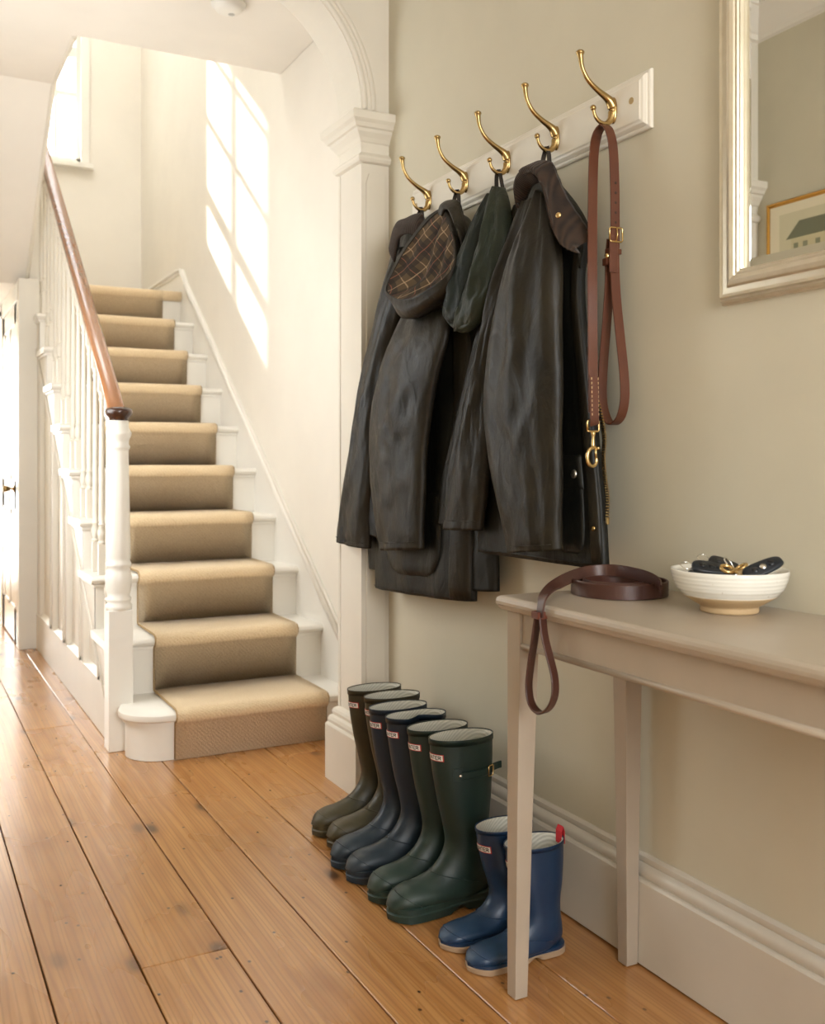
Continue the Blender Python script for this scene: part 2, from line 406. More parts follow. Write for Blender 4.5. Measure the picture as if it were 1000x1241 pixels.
for fl_, x0, x1, side in ((False, AXR, XW+.002, 'coat'), (True, XL-.002, AXL, 'picture')):
    struct(rect_stack(x0, x1, YA0, YA1, CAP, fl_).build('trim_%d' % (4+2*fl_), TRIM, bevel=.001, bseg=1), 'moulded capital of the arch pier on the %s wall side' % side)
    struct(rect_stack(x0, x1, YA0, YA1, PLI, fl_).build('trim_%d' % (5+2*fl_), TRIM, bevel=.001, bseg=1), 'moulded plinth of the arch pier on the %s wall side' % side)
# raised panel strip on the pier's front and a bead at its back edge
pf = MB(); pf.prism([(AXR+.016, .25), (AXR+.016, 2.02), (AXR+.026, 2.05), (AXR+.085, 2.05), (AXR+.085, .25)], 'y', YA0-.006, YA0+.002)
struct(pf.build('trim_8', TRIM, bevel=.003), 'raised panel on the front of the arch pier')
struct(MB().box(AXR-.004, AXR+.006, YA1-.012, YA1+.004, .25, 2.08).build('trim_9', TRIM, bevel=.002), 'bead down the back edge of the arch pier')

# skirting boards
def base_profile(x, s):
    return [(x, -.0), (x-s*.030, .004), (x-s*.030, .183), (x-s*.026, .188), (x-s*.020, .189), (x-s*.023, .196), (x-s*.022, .206), (x-s*.016, .214), (x-s*.009, .217), (x-s*.012, .223), (x-s*.011, .231), (x-s*.004, .237), (x, .237)]
struct(MB().prism(base_profile(XW+.001, 1), 'y', -1.6, YA0-.03).build('baseboard_right', BASEP, sharp=.6), 'tall moulded stone baseboard below the coats')
struct(MB().prism(base_profile(XL-.001, -1), 'y', -1.6, YA0-.03).build('baseboard_left', BASEP, sharp=.6))
# cornice of the front hall
cor = [(0, 0), (.0, -.125), (.018, -.120), (.022, -.10), (.03, -.095), (.05, -.06), (.085, -.03), (.09, -.022), (.10, -.02), (.10, 0)]
struct(MB().prism([(XL-.001+a, ZH+b) for a, b in cor], 'y', -1.6, YA0).build('trim_10', CEIL, sharp=.6), 'plaster cornice above the picture wall')
struct(MB().prism([(XW+.001-a, ZH+b) for a, b in cor], 'y', -1.6, YA0).build('trim_11', CEIL, sharp=.6), 'plaster cornice above the coat wall')
struct(MB().prism([(YA0+.001-a, ZH+b) for a, b in cor], 'x', XL, XW).build('trim_12', CEIL, sharp=.6), 'plaster cornice above the arch')

# landing window: sash with clear panes above a lower light, frosting added to stop direct sun
w1 = struct(thing('window_1', (1.055, YF, 3.25), 'tall narrow sunlit sash window above the landing', None), None)
wy = YF+.10
f = MB()
f.box(.87, .916, wy-.03, wy+.03, 3.27, 5.16); f.box(1.194, 1.24, wy-.03, wy+.03, 3.27, 5.16); f.box(.87, 1.24, wy-.03, wy+.03, 3.27, 3.33); f.box(.87, 1.24, wy-.03, wy+.03, 5.10, 5.16)
f.build('frame', TRIM_W, w1, bevel=.004)
for z0, z1 in ((3.78, 3.815), (4.08, 4.15), (4.56, 4.58), (4.985, 5.0)):
    MB().box(.91, 1.2, wy-.02, wy+.02, z0, z1).build('glazing_bar', TRIM_W, w1, bevel=.003)
MB().box(1.044, 1.066, wy-.018, wy+.018, 3.33, 5.10).build('glazing_bar', TRIM_W, w1, bevel=.003)
zs = [3.33, 3.79, 4.11, 4.57, 4.99, 5.10]
for k, (z0, z1) in enumerate(zip(zs, zs[1:])):
    for x0, x1 in ((.912, 1.055), (1.055, 1.198)):
        MB().box(x0, x1, wy-.002, wy+.002, z0, z1).build('pane', FROST if k == 0 else PANE, w1)
ar = MB(); ar.box(1.215, 1.277, YF-.022, YF+.005, 3.24, 5.22); ar.box(.833, .895, YF-.022, YF+.005, 3.24, 5.22); ar.box(.833, 1.277, YF-.022, YF+.005, 5.15, 5.22)
ar.build('architrave', TRIM_W, w1, bevel=.005)
MB().box(.81, 1.30, YF-.055, YF+.08, 3.232, 3.272).build('window_sill', TRIM_W, w1, bevel=.006)
# unseen side window, rooflight and glazed doors, added as settings for the fill lights
w2 = struct(thing('added_window_2', (XL, 3.95, .85), 'added passage side window for the fill light', None), None)
f = MB(); f.box(XL-.10, XL-.05, 3.25, 3.31, .85, 2.35); f.box(XL-.10, XL-.05, 4.59, 4.65, .85, 2.35); f.box(XL-.10, XL-.05, 3.25, 4.65, .85, .92); f.box(XL-.10, XL-.05, 3.25, 4.65, 2.29, 2.35); f.box(XL-.09, XL-.06, 3.93, 3.97, .9, 2.3)
f.build('frame', TRIM_W, w2); MB().box(XL-.08, XL-.076, 3.28, 4.62, .88, 2.32).build('pane', FROST, w2)
w3 = struct(thing('added_window_3', (.7, 5.85, 5.5), 'added rooflight over the stairwell for the fill light', None), None)
f = MB(); f.box(0, .05, 4.7, 7, 5.5, 5.6); f.box(1.35, 1.4, 4.7, 7, 5.5, 5.6); f.box(0, 1.4, 4.7, 4.75, 5.5, 5.6); f.box(0, 1.4, 6.95, 7, 5.5, 5.6)
f.build('frame', TRIM_W, w3); MB().box(.03, 1.37, 4.73, 6.97, 5.56, 5.57).build('pane', FROST, w3)
d2 = struct(thing('added_door_2', (.18, 8.65, 0), 'added glazed back door at the passage end for the fill light', None), None)
f = MB(); f.box(-.17, -.09, 8.62, 8.67, .05, 2.05); f.box(.45, .53, 8.62, 8.67, .05, 2.05); f.box(-.17, .53, 8.62, 8.67, .05, .2); f.box(-.17, .53, 8.62, 8.67, 1.95, 2.05)
f.build('frame', TRIM_W, d2); MB().box(-.1, .46, 8.64, 8.645, .18, 1.97).build('pane', FROST, d2)
d3 = struct(thing('added_door_3', (.55, -1.68, 0), 'added glazed front door behind the camera for the fill light', None), None)
f = MB(); f.box(-.1, 0, -1.70, -1.64, .1, 2.5); f.box(1.1, 1.2, -1.70, -1.64, .1, 2.5); f.box(-.1, 1.2, -1.7, -1.64, .1, .35); f.box(-.1, 1.2, -1.7, -1.64, 2.4, 2.5); f.box(.52, .58, -1.7, -1.64, .3, 2.45)
f.build('frame', TRIM_W, d3); MB().box(-.02, 1.12, -1.68, -1.675, .33, 2.42).build('pane', FROST, d3)
# ------------------------------------------------------------------ staircase
NR = 10
def nose_y(n): return 3.61 if n == 1 else 3.65+.295*(n-1)
def nose_z(n): return .178+.2205*(n-1)
XT0, XT1 = .725, 1.632           # left end of the returns, face of the wall string
XST = .745                       # face of the open string
PITCH = .2205/.295
def pitch_z(y): return nose_z(2)+(y-nose_y(2))*PITCH     # the line over the nosings
stair = thing('staircase', (1.19, 3.6, 0), 'white painted staircase with turned newel and mahogany handrail beyond the arch', 'staircase')
def nosing_profile(y0, y1, z, t=.032):
    return [(y1, z-t), (y0+.014, z-t), (y0+.004, z-t+.006), (y0, z-t/2), (y0+.004, z-.006), (y0+.014, z), (y1, z)]
CARPET_X = (.917, 1.511)
for n in range(1, NR):
    y0, y1, z = nose_y(n), nose_y(n+1)+.035, nose_z(n)
    zb = 0 if n == 1 else nose_z(n-1)
    if n == 1:
        # bullnose bottom step: rounded left end
        def plan(off, r, cx, yb):
            pts = [(XT1, yb), (XT1, y0+off)]
            cy = y0+off+r
            for i in range(13):
                a = -PI/2-PI*.62*i/12; pts.append((cx+r*math.cos(a), cy+r*math.sin(a)))
            pts.append((.80, yb)); return pts
        R = []
        for off, dr, zz in ((.012, -.012, z-.033), (.002, -.002, z-.027), (0, 0, z-.017), (.002, -.002, z-.007), (.012, -.012, z)):
            R.append([(a, b, zz) for a, b in plan(off, .150+dr, .888, y1)])
        MB().rings(R).build('tread', TRIM_W, stair, sharp=.7)
        MB().prism(plan(.030, .128, .894, y0+.33), 'z', 0.001, z-.034).build('riser', TRIM_W, stair, sharp=.7)
        MB().prism(plan(.022, .136, .890, y0+.33), 'z', z-.046, z-.034).build('scotia_moulding', TRIM_W, stair, sharp=.7)
        continue
    MB().prism(nosing_profile(y0, y1, z), 'x', XT0, XT1).build('tread', TRIM_W, stair, sharp=.7)
    MB().box(XST, XT1, y0+.030, y0+.052, zb-.03, z-.032).build('riser', TRIM_W, stair)
    sm = MB(); sm.box(XST, XT1, y0+.018, y0+.031, z-.046, z-.032); sm.box(XT0+.01, XST+.01, y0+.018, y1-.02, z-.046, z-.032)
    sm.build('scotia_moulding', TRIM_W, stair, bevel=.004)
yl, zl = nose_y(NR), nose_z(NR)
MB().box(XST+.004, XT1, yl+.03, yl+.052, nose_z(NR-1)-.03, zl-.032).build('riser', TRIM_W, stair)
MB().prism(nosing_profile(yl, YF, zl, .032), 'x', XT0, XS).build('landing', TRIM_W, stair, sharp=.7)
# wall string with its moulded top edge, running into the landing skirting
yb0 = nose_y(1)+.03
top = [(yb0, pitch_z(yb0)+.12), (6.22, pitch_z(6.22)+.12), (6.33, zl+.165), (6.42, zl+.172), (YF, zl+.172)]
MB().prism([(yb0, .0)]+top+[(YF, .0)], 'x', XT1, XS-.002).build('wall_string', TRIM_W, stair)
mo = MB()
for (a, b), (c2, d2) in zip(top, top[1:]):
    mo.tube([(XT1-.003, a, b-.008), (XT1-.003, c2, d2-.008)], .011, 8)
    mo.tube([(XT1-.001, a, b-.034), (XT1-.001, c2, d2-.034)], .006, 8)
mo.build('string_moulding', TRIM_W, stair, smooth=True)
MB().prism([(XT1-.6, zl), (XT1-.9, zl), (XT1-.9, zl+.17), (XT1, zl+.17), (XT1, zl)], 'y', YF-.02, YF-.001).build('landing_skirting', TRIM_W, stair)
# panelled side below the open string
saw = []
for n in range(2, NR):
    saw += [(nose_y(n)+.036, nose_z(n-1)-.031 if n > 2 else nose_z(1)), (nose_y(n)+.036, nose_z(n)-.031)]
saw += [(6.2, nose_z(NR-1)-.031)]
MB().prism([(3.93, 0), (3.93, nose_z(1)-.03)]+saw[1:]+[(6.2, 0)], 'x', XST+.014, XST+.03).build('side_panelling', TRIM, stair)
drop = .31
MB().prism([(4.094, .2), (3.93, .2)]+[(3.93, nose_z(2)-.031)]+saw[2:]+[(6.2, pitch_z(6.2)-drop)], 'x', XST, XST+.016).build('open_string', TRIM, stair)
ed = MB(); ed.tube([(XST-.002, 4.0, pitch_z(4.0)-drop+.004), (XST-.000, 6.19, pitch_z(6.19)-drop+.004)], .006, 8); ed.build('string_moulding', TRIM, stair, smooth=True)
MB().box(XST-.004, XST+.016, 3.93, 6.17, 0.001, .205).build('bottom_rail', TRIM, stair, bevel=.003)
panels = [(4.19, 4.53), (4.64, 5.0), (5.12, 5.46), (5.58, 5.98)]
st = [3.93]+[v for p in panels for v in p]+[6.17]
for a, b in zip(st[::2], st[1::2]):
    za, zb2 = max(.21, pitch_z(a)-drop+.01), max(.21, pitch_z(b)-drop+.01)
    MB().prism([(a, .2), (a, za), (b, zb2), (b, .2)], 'x', XST+.002, XST+.0155).build('stile', TRIM, stair)
for a, b in panels:
    za, zb2 = pitch_z(a)-drop, pitch_z(b)-drop
    m = MB()
    def strip(p, q, d):
        # bevelled moulding from the frame down to the panel
        p, q = Vector(p), Vector(q); d = Vector(d)
        sec = [(XST-.005, 0), (XST-.008, .008), (XST+.004, .018), (XST+.015, .03)]
        m.rings([[(x, (p+d*o_)[0], (p+d*o_)[1]) for x, o_ in sec]+[(XST+.016, p[0], p[1])], [(x, (q+d*o_)[0], (q+d*o_)[1]) for x, o_ in sec]+[(XST+.016, q[0], q[1])]])
    strip((a, .205), (b, .205), (0, 1)); strip((a, .205), (a, za), (1, 0)); strip((b, .205), (b, zb2), (-1, 0)); strip((a, za), (b, zb2), (.59, -.80))
    m.build('panel_moulding', TRIM, stair)
# newel post: square base, turned shaft, square top, cap
nx, ny = .764, 3.886
np_ = MB(); h_ = .0455
np_.rings([[(nx-h_, ny-h_, z), (nx+h_, ny-h_, z), (nx+h_, ny+h_, z), (nx-h_, ny+h_, z)] for z in (0, .532)])
newel = np_.build('newel_post', TRIM_W, stair, bevel=.003)
prof = [(.046, .530), (.050, .536), (.050, .548), (.042, .556), (.046, .566), (.047, .575), (.040, .583), (.044, .600), (.049, .63), (.0495, .655), (.045, .675), (.041, .690),
        (.047, .698), (.047, .708), (.041, .716), (.0440, .73), (.0430, .80), (.0400, .95), (.0375, 1.08), (.0365, 1.135), (.037, 1.14), (.042, 1.146), (.042, 1.154), (.0375, 1.162), (.039, 1.178), (.046, 1.196), (.0475, 1.206), (.043, 1.214), (.038, 1.225), (.036, 1.252)]
MB().lathe(prof, (nx, ny, 0), 32).build('turned_shaft', TRIM_W, newel, smooth=True)
MAHOG = plain('dark_mahogany', srgb(62, 36, 24), 0.22, 0, 0.03, 40, .25, coat=.5)
MB().lathe([(.034, 1.248), (.036, 1.256), (.038, 1.262), (.046, 1.270), (.0515, 1.282), (.0515, 1.290), (.046, 1.298), (.030, 1.303), (.001, 1.305)], (nx, ny, 0), 32).build('newel_cap', MAHOG, newel, smooth=True)
# handrail
def rail_z(y): return 1.318+(y-3.93)*PITCH
m = Mat('polished_oak_handrail'); mp = m.coord((20, 1.2, 6)); n_ = m.noise(mp, 4, 4)
m.color(m.mix((n_, 0), srgb(138, 88, 54), srgb(176, 122, 82))); m.set(Roughness=.24, Coat_Weight=.4, Coat_Roughness=.15); RAILW = m.m
sec = [(-.026, -.052), (-.030, -.045), (-.024, -.036), (-.033, -.024), (-.031, -.010), (-.018, -.001), (0, .001), (.018, -.001), (.031, -.010), (.033, -.024), (.024, -.036), (.030, -.045), (.026, -.052)]
R = []
for y, dz in ((nx*0+3.90, -.012), (3.96, -.006), (4.04, 0), (6.40, 0)):
    R.append([(nx+a, y+b*.4, rail_z(y)+dz+b*1.05) for a, b in sec])
MB().rings(R).build('handrail', RAILW, stair, smooth=True)
# balusters
def baluster(y, z0, z1, name='baluster'):
    L = z1-z0; s = .015
    m = MB(); m.box(nx+.012-s, nx+.012+s, y-s, y+s, z0, z0+.13)
    p = [(.015, .13), (.018, .137), (.012, .145), (.017, .16), (.0185, .18), (.012, .205), (.016, .212), (.011, .22), (.0135, .26), (.011, L*.62), (.0095, L-.20), (.014, L-.19), (.0095, L-.18), (.013, L-.165), (.015, L-.155)]
    m.lathe(p, (nx+.012, y, z0), 10); m.box(nx+.012-s, nx+.012+s, y-s, y+s, z0+L-.155, z1)
    return m.build(name, TRIM, stair, sharp=.8)
for n in range(2, NR):
    for k in (0, 1):
        y = nose_y(n)+.06+.147*k
        if y > ny+.09: baluster(y, nose_z(n), rail_z(y)-.05)
ln = MB().box(nx-.045, nx+.045, 6.36, 6.45, zl-.3, zl+1.2).build('newel_post', TRIM_W, stair, bevel=.004)

# stair runner
runner = thing('stair_runner', (1.214, 3.6, 0), 'tan wool carpet runner climbing the white stairs', 'carpet')
path = []
def nose_bulge(y, z, r=.019):
    return [(y+.022, z-.040), (y+.006, z-.036), (y-.006, z-.022), (y-.006, z-.008), (y+.004, z+.004), (y+.02, z+.0075)]
path.append((nose_y(1)+.026, .002))
for n in range(1, NR+1):
    y, z = nose_y(n), nose_z(n)
    path += nose_bulge(y, z)
    if n < NR: path += [(nose_y(n+1)+.018, z+.0075), (nose_y(n+1)+.0255, z+.013)]
path.append((yl+.05, zl+.0075))
def thick_sheet(path, x0, x1, t, nx_=10, wob=.0):
    pts = [Vector(p) for p in path]; nrm = []
    for i in range(len(pts)):
        T = (pts[min(i+1, len(pts)-1)]-pts[max(i-1, 0)]).normalized(); nrm.append(Vector((-T[1], T[0])))
    V = []; F = []
    L = [(p, q) for p, q in zip(pts, nrm)]
    cols = nx_+1
    for side in (0, 1):
        for (p, q) in L:
            for k in range(cols):
                x = lerp(x0, x1, k/nx_); d = (t if side else 0.0)+wob*noise.noise((x*9, p[0]*5, p[1]*5))
                V.append((x, p[0]+q[0]*d, p[1]+q[1]*d))
    m_ = len(L); off = m_*cols
    for i in range(m_-1):
        for k in range(nx_):
            a = i*cols+k; F.append((a, a+1, a+cols+1, a+cols)); F.append((off+a, off+a+cols, off+a+cols+1, off+a+1))
        for k in (0, nx_):
            a = i*cols+k; F.append((a, a+cols, off+a+cols, off+a))
    for i in (0, m_-1):
        for k in range(nx_):
            a = i*cols+k; F.append((a, a+1, off+a+1, off+a))
    return V, F
V, F = thick_sheet(path, CARPET_X[0], CARPET_X[1], .009, 10, .002)
mesh_obj('carpet_strip', V, F, CARPET, runner, smooth=True)
V, F = thick_sheet(nose_bulge(yl, zl)+[(yl+.3, zl+.006), (YF-.03, zl+.006)], XST+.03, XT1-.002, .009, 10)
mesh_obj('landing_carpet', V, F, CARPET, runner, smooth=True)
eb = MB()
for x in CARPET_X:
    eb.tube([(x, p[0]-.004, p[1]+.003) for p in path[:-1]], .0045, 6)
eb.build('bound_edge', plain('tan_binding', srgb(176, 146, 104), .9, bump=.2), runner, smooth=True)

# under-stair door, its frame and the end post
struct(MB().box(.645, .76, 6.165, 6.26, 0, 2.16).build('trim_13', TRIM, bevel=.004), 'square painted post at the end of the stair panelling')
d1 = struct(thing('door_1', (.66, 6.75, 0), 'white panelled door below the stairs at the far left', None), None)
XD = .647
fr = MB(); fr.box(.645, .70, 6.26, 6.30, 0, 2.15); fr.box(.640, .70, 7.12, 7.2, 0, 2.15); fr.box(.640, .70, 6.26, 7.2, 2.04, 2.15)
fr.build('door_frame', TRIM_W, d1, bevel=.004)
y0, y1 = 6.305, 7.115
leaf = MB().box(XD+.008, XD+.04, y0, y1, .012, 2.035).build('door_leaf', TRIM_W, d1)
for a, b, c2, d_ in ((y0, y0+.11, .012, 2.035), (y1-.11, y1, .012, 2.035), (6.67, 6.75, .2, 1.92)):
    MB().box(XD, XD+.016, a, b, c2, d_).build('stile', TRIM_W, leaf, bevel=.002)
for a, b in ((.012, .22), (.80, .98), (1.92, 2.035)):
    MB().box(XD, XD+.016, y0, y1, a, b).build('rail', TRIM_W, leaf, bevel=.002)
for a, b in ((y0+.11, 6.67), (6.75, y1-.11)):
    for c2, d_ in ((.22, .80), (.98, 1.92)):
        MB().prism([(a+.03, c2+.03), (b-.03, c2+.03), (b-.03, d_-.03), (a+.03, d_-.03)], 'x', XD+.003, XD+.012).build('raised_panel', TRIM_W, leaf, bevel=.006)
MB().lathe([(.022, 0), (.022, .004), (.008, .008), (.007, .028), (.016, .036), (.022, .048), (.019, .060), (.004, .064)], (XD, 6.42, .93), 20, (-1, 0, 0)).build('door_knob', BRASS, leaf, smooth=True)
struct(MB().box(.70, .76, 6.26, 8.6, 0, 2.16).build('wall_passage', WALL_STAIR))
# smoke alarm on the ceiling beyond the arch
al = thing('smoke_alarm', (1.208, 3.92, ZC), 'small round white smoke alarm on the ceiling beyond the arch', 'smoke alarm')
PLAST = plain('white_plastic', srgb(236, 232, 224), .4, bump=.02)
MB().lathe([(.066, 0), (.070, .006), (.070, .012), (.058, .014), (.058, .024), (.050, .034), (.02, .038), (.001, .038)], (1.208, 3.925, ZC), 28, (0, 0, -1)).build('alarm_body', PLAST, al, smooth=True)
MB().lathe([(.013, 0), (.013, .004), (.001, .006)], (1.225, 3.94, ZC-.036), 12, (0, 0, -1)).build('test_button', plain('grey_plastic', srgb(190, 188, 182), .4), al, smooth=True)
# ------------------------------------------------------------------ console table
TZ = .823
table = thing('console_table', (1.29, 1.2, 0), 'narrow taupe painted console table with square tapered legs against the wall', 'table')
tx0, tx1, ty0, ty1 = 1.100, 1.4685, .62, 1.735
def top_ring(o_, z): return [(tx0+o_, ty0+o_, z), (tx1, ty0+o_, z), (tx1, ty1-o_, z), (tx0+o_, ty1-o_, z)]
MB().rings([top_ring(a, z) for a, z in ((.022, TZ-.030), (.012, TZ-.0295), (.006, TZ-.027), (.0035, TZ-.021), (.0035, TZ-.0195), (.0005, TZ-.018), (0, TZ-.011), (.0015, TZ-.005), (.006, TZ-.001), (.0075, TZ-.001), (.009, TZ))]).build('table_top', TABLE, table, bevel=.0008, bseg=1)
def leg(cx, cy, sx, sy):
    R = []
    for z, w in ((0.002, .030), (.35, .037), (TZ-.11, .046), (TZ-.03, .046)):
        # outer faces stay plumb, inner faces taper
        x0 = cx-.023 if sx < 0 else cx+.023-w; y0 = cy-.023 if sy < 0 else cy+.023-w
        if sy > 0: pass
        R.append([(x0, y0, z), (x0+w, y0, z), (x0+w, y0+w, z), (x0, y0+w, z)])
    MB().rings(R).build('leg', TABLE, table, bevel=.0015)
lx0, lx1, ly0, ly1 = tx0+.021+.023, 1.4395-.023, ty0+.012+.023, ty1-.012-.023
for cx, sx in ((lx0, -1), (lx1, 1)):
    for cy, sy in ((ly0, -1), (ly1, 1)):
        leg(cx, cy, sx, sy)
za, zb = TZ-.105, TZ-.030
def apron(name, x0, x1, y0, y1):
    MB().box(x0, x1, y0, y1, za, zb).build(name, TABLE, table, bevel=.001)
apron('apron_rail', lx0-.017, lx0+.003, ly0+.023, ly1-.023); apron('apron_rail', lx1-.003, lx1+.017, ly0+.023, ly1-.023)
apron('apron_rail', lx0+.023, lx1-.023, ly0-.017, ly0+.003); apron('apron_rail', lx0+.023, lx1-.023, ly1-.003, ly1+.017)
MB().tube([(lx0-.016, ly0+.024, za+.007), (lx0-.016, ly1-.024, za+.007)], .0065, 10).build('apron_bead', TABLE, table, smooth=True)
MB().tube([(lx0+.024, ly1+.016, za+.007), (lx1-.024, ly1+.016, za+.007)], .0065, 10).build('apron_bead', TABLE, table, smooth=True)

# ------------------------------------------------------------------ bowl of keys
bc = W(884, 741, 1.0); k_ = (CAM_H-TZ)/(CAM_H-bc.z); bc = Vector((bc.x*k_, bc.y*k_, TZ))
bowl = thing('ceramic_bowl', bc, 'white glazed stoneware bowl with bare clay foot on the console table', 'bowl')
GLAZE = Mat('white_stoneware_glaze'); mp = GLAZE.coord(); n_ = GLAZE.noise(mp, 14, 4); sp = GLAZE.noise(mp, 130, 2)
GLAZE.color(GLAZE.mix((GLAZE.ramp(sp, 'Fac', [(.70, (0,0,0,1)), (.76, (.5,.5,.5,1))]), 0), GLAZE.mix((n_, 0), srgb(226, 222, 210), srgb(240, 237, 228)), srgb(170, 150, 120)))
GLAZE.set(Roughness=.22, Coat_Weight=.3); GLAZE.bump(n_, 'Fac', .1, .01); GLAZE = GLAZE.m
CLAY = plain('bare_stoneware_clay', srgb(196, 168, 128), .75, bump=.15, scale=200, var=.12)
S = .100
def bowl_r(z): return interp([(0, .052), (.012, .053), (.016, .058), (.022, .070), (.03, .082), (.045, .0955), (.06, .1015), (.076, .105)], z)
zz = [.032+.044*i/18 for i in range(19)]
out = [(bowl_r(z)+.0007*math.sin(z*900), z) for z in zz]
inn = [(.1045, .0785), (.102, .0778), (.0995, .070), (.094, .052), (.082, .034), (.06, .021), (.03, .014), (.001, .013)]
MB().lathe([(.001, .022), (.070, .0225), (.0835, .0315)]+out+inn, bc, 48).build('glazed_body', GLAZE, bowl, smooth=True)
MB().lathe([(.042, .0005), (.051, .0005), (.0525, .004), (.0515, .0095), (.0525, .012), (.061, .0165), (.072, .0235), (.0828, .0305), (.0838, .0325), (.080, .0325)], bc, 48).build('clay_foot', CLAY, bowl, smooth=True)

KEYB = plain('black_key_plastic', srgb(24, 27, 32), .33, 0, .03, 200); CHROME = plain('chrome', (.82, .82, .80, 1), .14, 1.0); NAVYK = plain('navy_key_plastic', srgb(17, 26, 36), .35, 0, .03, 200)
def key_fob(loc, rot, label, body, style):
    t = thing('car_key', loc, label, 'key', 'keys in the white bowl'); t.rotation_euler = rot
    L, Wd, H = (.072, .036, .014) if style != 'slim' else (.078, .032, .012)
    R = []
    for z, s in ((-H/2, .80), (-H*.36, .95), (0, 1.0), (H*.36, .95), (H/2, .82)):
        ring = []
        for i in range(24):
            a = 2*PI*i/24; e = .62
            cx = math.copysign(abs(math.cos(a))**e, math.cos(a)); sy = math.copysign(abs(math.sin(a))**e, math.sin(a))
            ring.append((cx*L/2*s*(1 if True else 1), sy*Wd/2*s*(1-.12*cx), z))
        R.append(ring)
    MB().rings(R).build('fob_body', body, t, smooth=True, local=True)
    for k in range(3):
        MB().lathe([(.0062, 0), (.0062, .0012), (.001, .0018)], (-.016+.016*k, 0, H/2-.0004), 14).build('fob_button', CHROME if style == 'slim' and k == 1 else KEYB, t, smooth=True, local=True)
    ed = [(L/2*.97*math.copysign(abs(math.cos(2*PI*i/30))**.62, math.cos(2*PI*i/30)), Wd/2*1.0*math.copysign(abs(math.sin(2*PI*i/30))**.62, math.sin(2*PI*i/30))*(1-.12*math.cos(2*PI*i/30)), 0) for i in range(31)]
    if style == 'slim': MB().tube(ed, .0014, 6, cap=False).build('chrome_edge', CHROME, t, smooth=True, local=True)
    rg = [(-L/2-.009+.011*math.cos(2*PI*i/20), .011*math.sin(2*PI*i/20), 0) for i in range(21)]
    MB().tube(rg, .0012, 6, cap=False).build('key_ring', CHROME, t, smooth=True, local=True)
    if style == 'blade':
        m = MB(); m.box(L/2-.004, L/2+.040, -.0042, .0042, -.0011, .0011)
        for q in range(5): m.box(L/2+.010+q*.006, L/2+.013+q*.006, .0038, .0058-.0006*(q % 3), -.0009, .0009)
        m.build('key_blade', CHROME, t, local=True)
    return t
def bp(px, py, dx=0.0):
    return W(px, py, bc.x+dx)
key_fob(bp(862, 690, -.02), (.5, .15, -.62), 'navy key fob leaning on the left side of the bowl', NAVYK, 'plain')
key_fob(bp(851, 696, -.015), (.35, -.1, .3), 'black key fob lowest and leftmost in the bowl', KEYB, 'plain')
key_fob(bp(881, 687, .03), (.45, .35, -.85), 'black key fob with metal blade in the middle of the bowl', KEYB, 'blade')
key_fob(bp(925, 689, .0), (.65, -.38, -.35), 'glossy dark key fob with chrome edge rising at the right of the bowl', NAVYK, 'slim')
def brass_key(loc, rot, label):
    t = thing('door_key', loc, label, 'key', 'keys in the white bowl'); t.rotation_euler = rot
    m = MB()
    m.tube([(-.011+.011*math.cos(2*PI*i/20), .011*math.sin(2*PI*i/20), 0) for i in range(21)], .0032, 8, cap=False)
    m.build('key_bow', BRASS_B, t, smooth=True, local=True)
    m = MB(); m.box(0, .034, -.004, .004, -.0012, .0012)
    for q in range(4): m.box(.008+q*.006, .011+q*.006, -.0065+.0006*(q % 2), -.004, -.0010, .0010)
    m.build('key_blade', BRASS_B, t, local=True); return t
brass_key(bp(889, 692, -.035), (.35, .3, -.9), 'brass door key lying against the front rim of the bowl')
brass_key(bp(898, 690, -.02), (.55, .2, -2.4), 'brass door key crossing the centre of the bowl')
rk = thing('split_ring', bp(884, 684, -.02), 'loose steel split ring on top of the keys', 'key ring'); rk.rotation_euler = (1.0, .2, .4)
MB().tube([(.014*math.cos(2*PI*i/28), .014*math.sin(2*PI*i/28), .0006*math.sin(i)) for i in range(29)], .0014, 6, cap=False).build('ring_wire', CHROME, rk, smooth=True, local=True)

# ------------------------------------------------------------------ leather leads
def leather(name, col, dark, rough=.42, sc=260):
    m = Mat(name); mp = m.coord(); n1 = m.noise(mp, 18, 4); n2 = m.noise(mp, sc, 3)
    v = m.node('TexVoronoi'); v.inputs['Scale'].default_value = sc*1.6; m.link(mp, 'Vector', v, 'Vector')
    m.color(m.mix((n1, 0), dark, col)); b1 = m.bump(v, 'Distance', .18, .001); m.bump(n2, 'Fac', .12, .001, b1); m.set(Roughness=rough, Coat_Weight=.12, Coat_Roughness=.3); return m.m
TANL = leather('chestnut_leather', srgb(100, 55, 34), srgb(74, 38, 23)); TANE = plain('dark_leather_edge', srgb(44, 26, 20), .5)
BRNL = leather('dark_brown_leather', srgb(84, 50, 40), srgb(56, 32, 26), .38, 320)
THREAD = plain('pale_thread', srgb(200, 170, 130), .8)

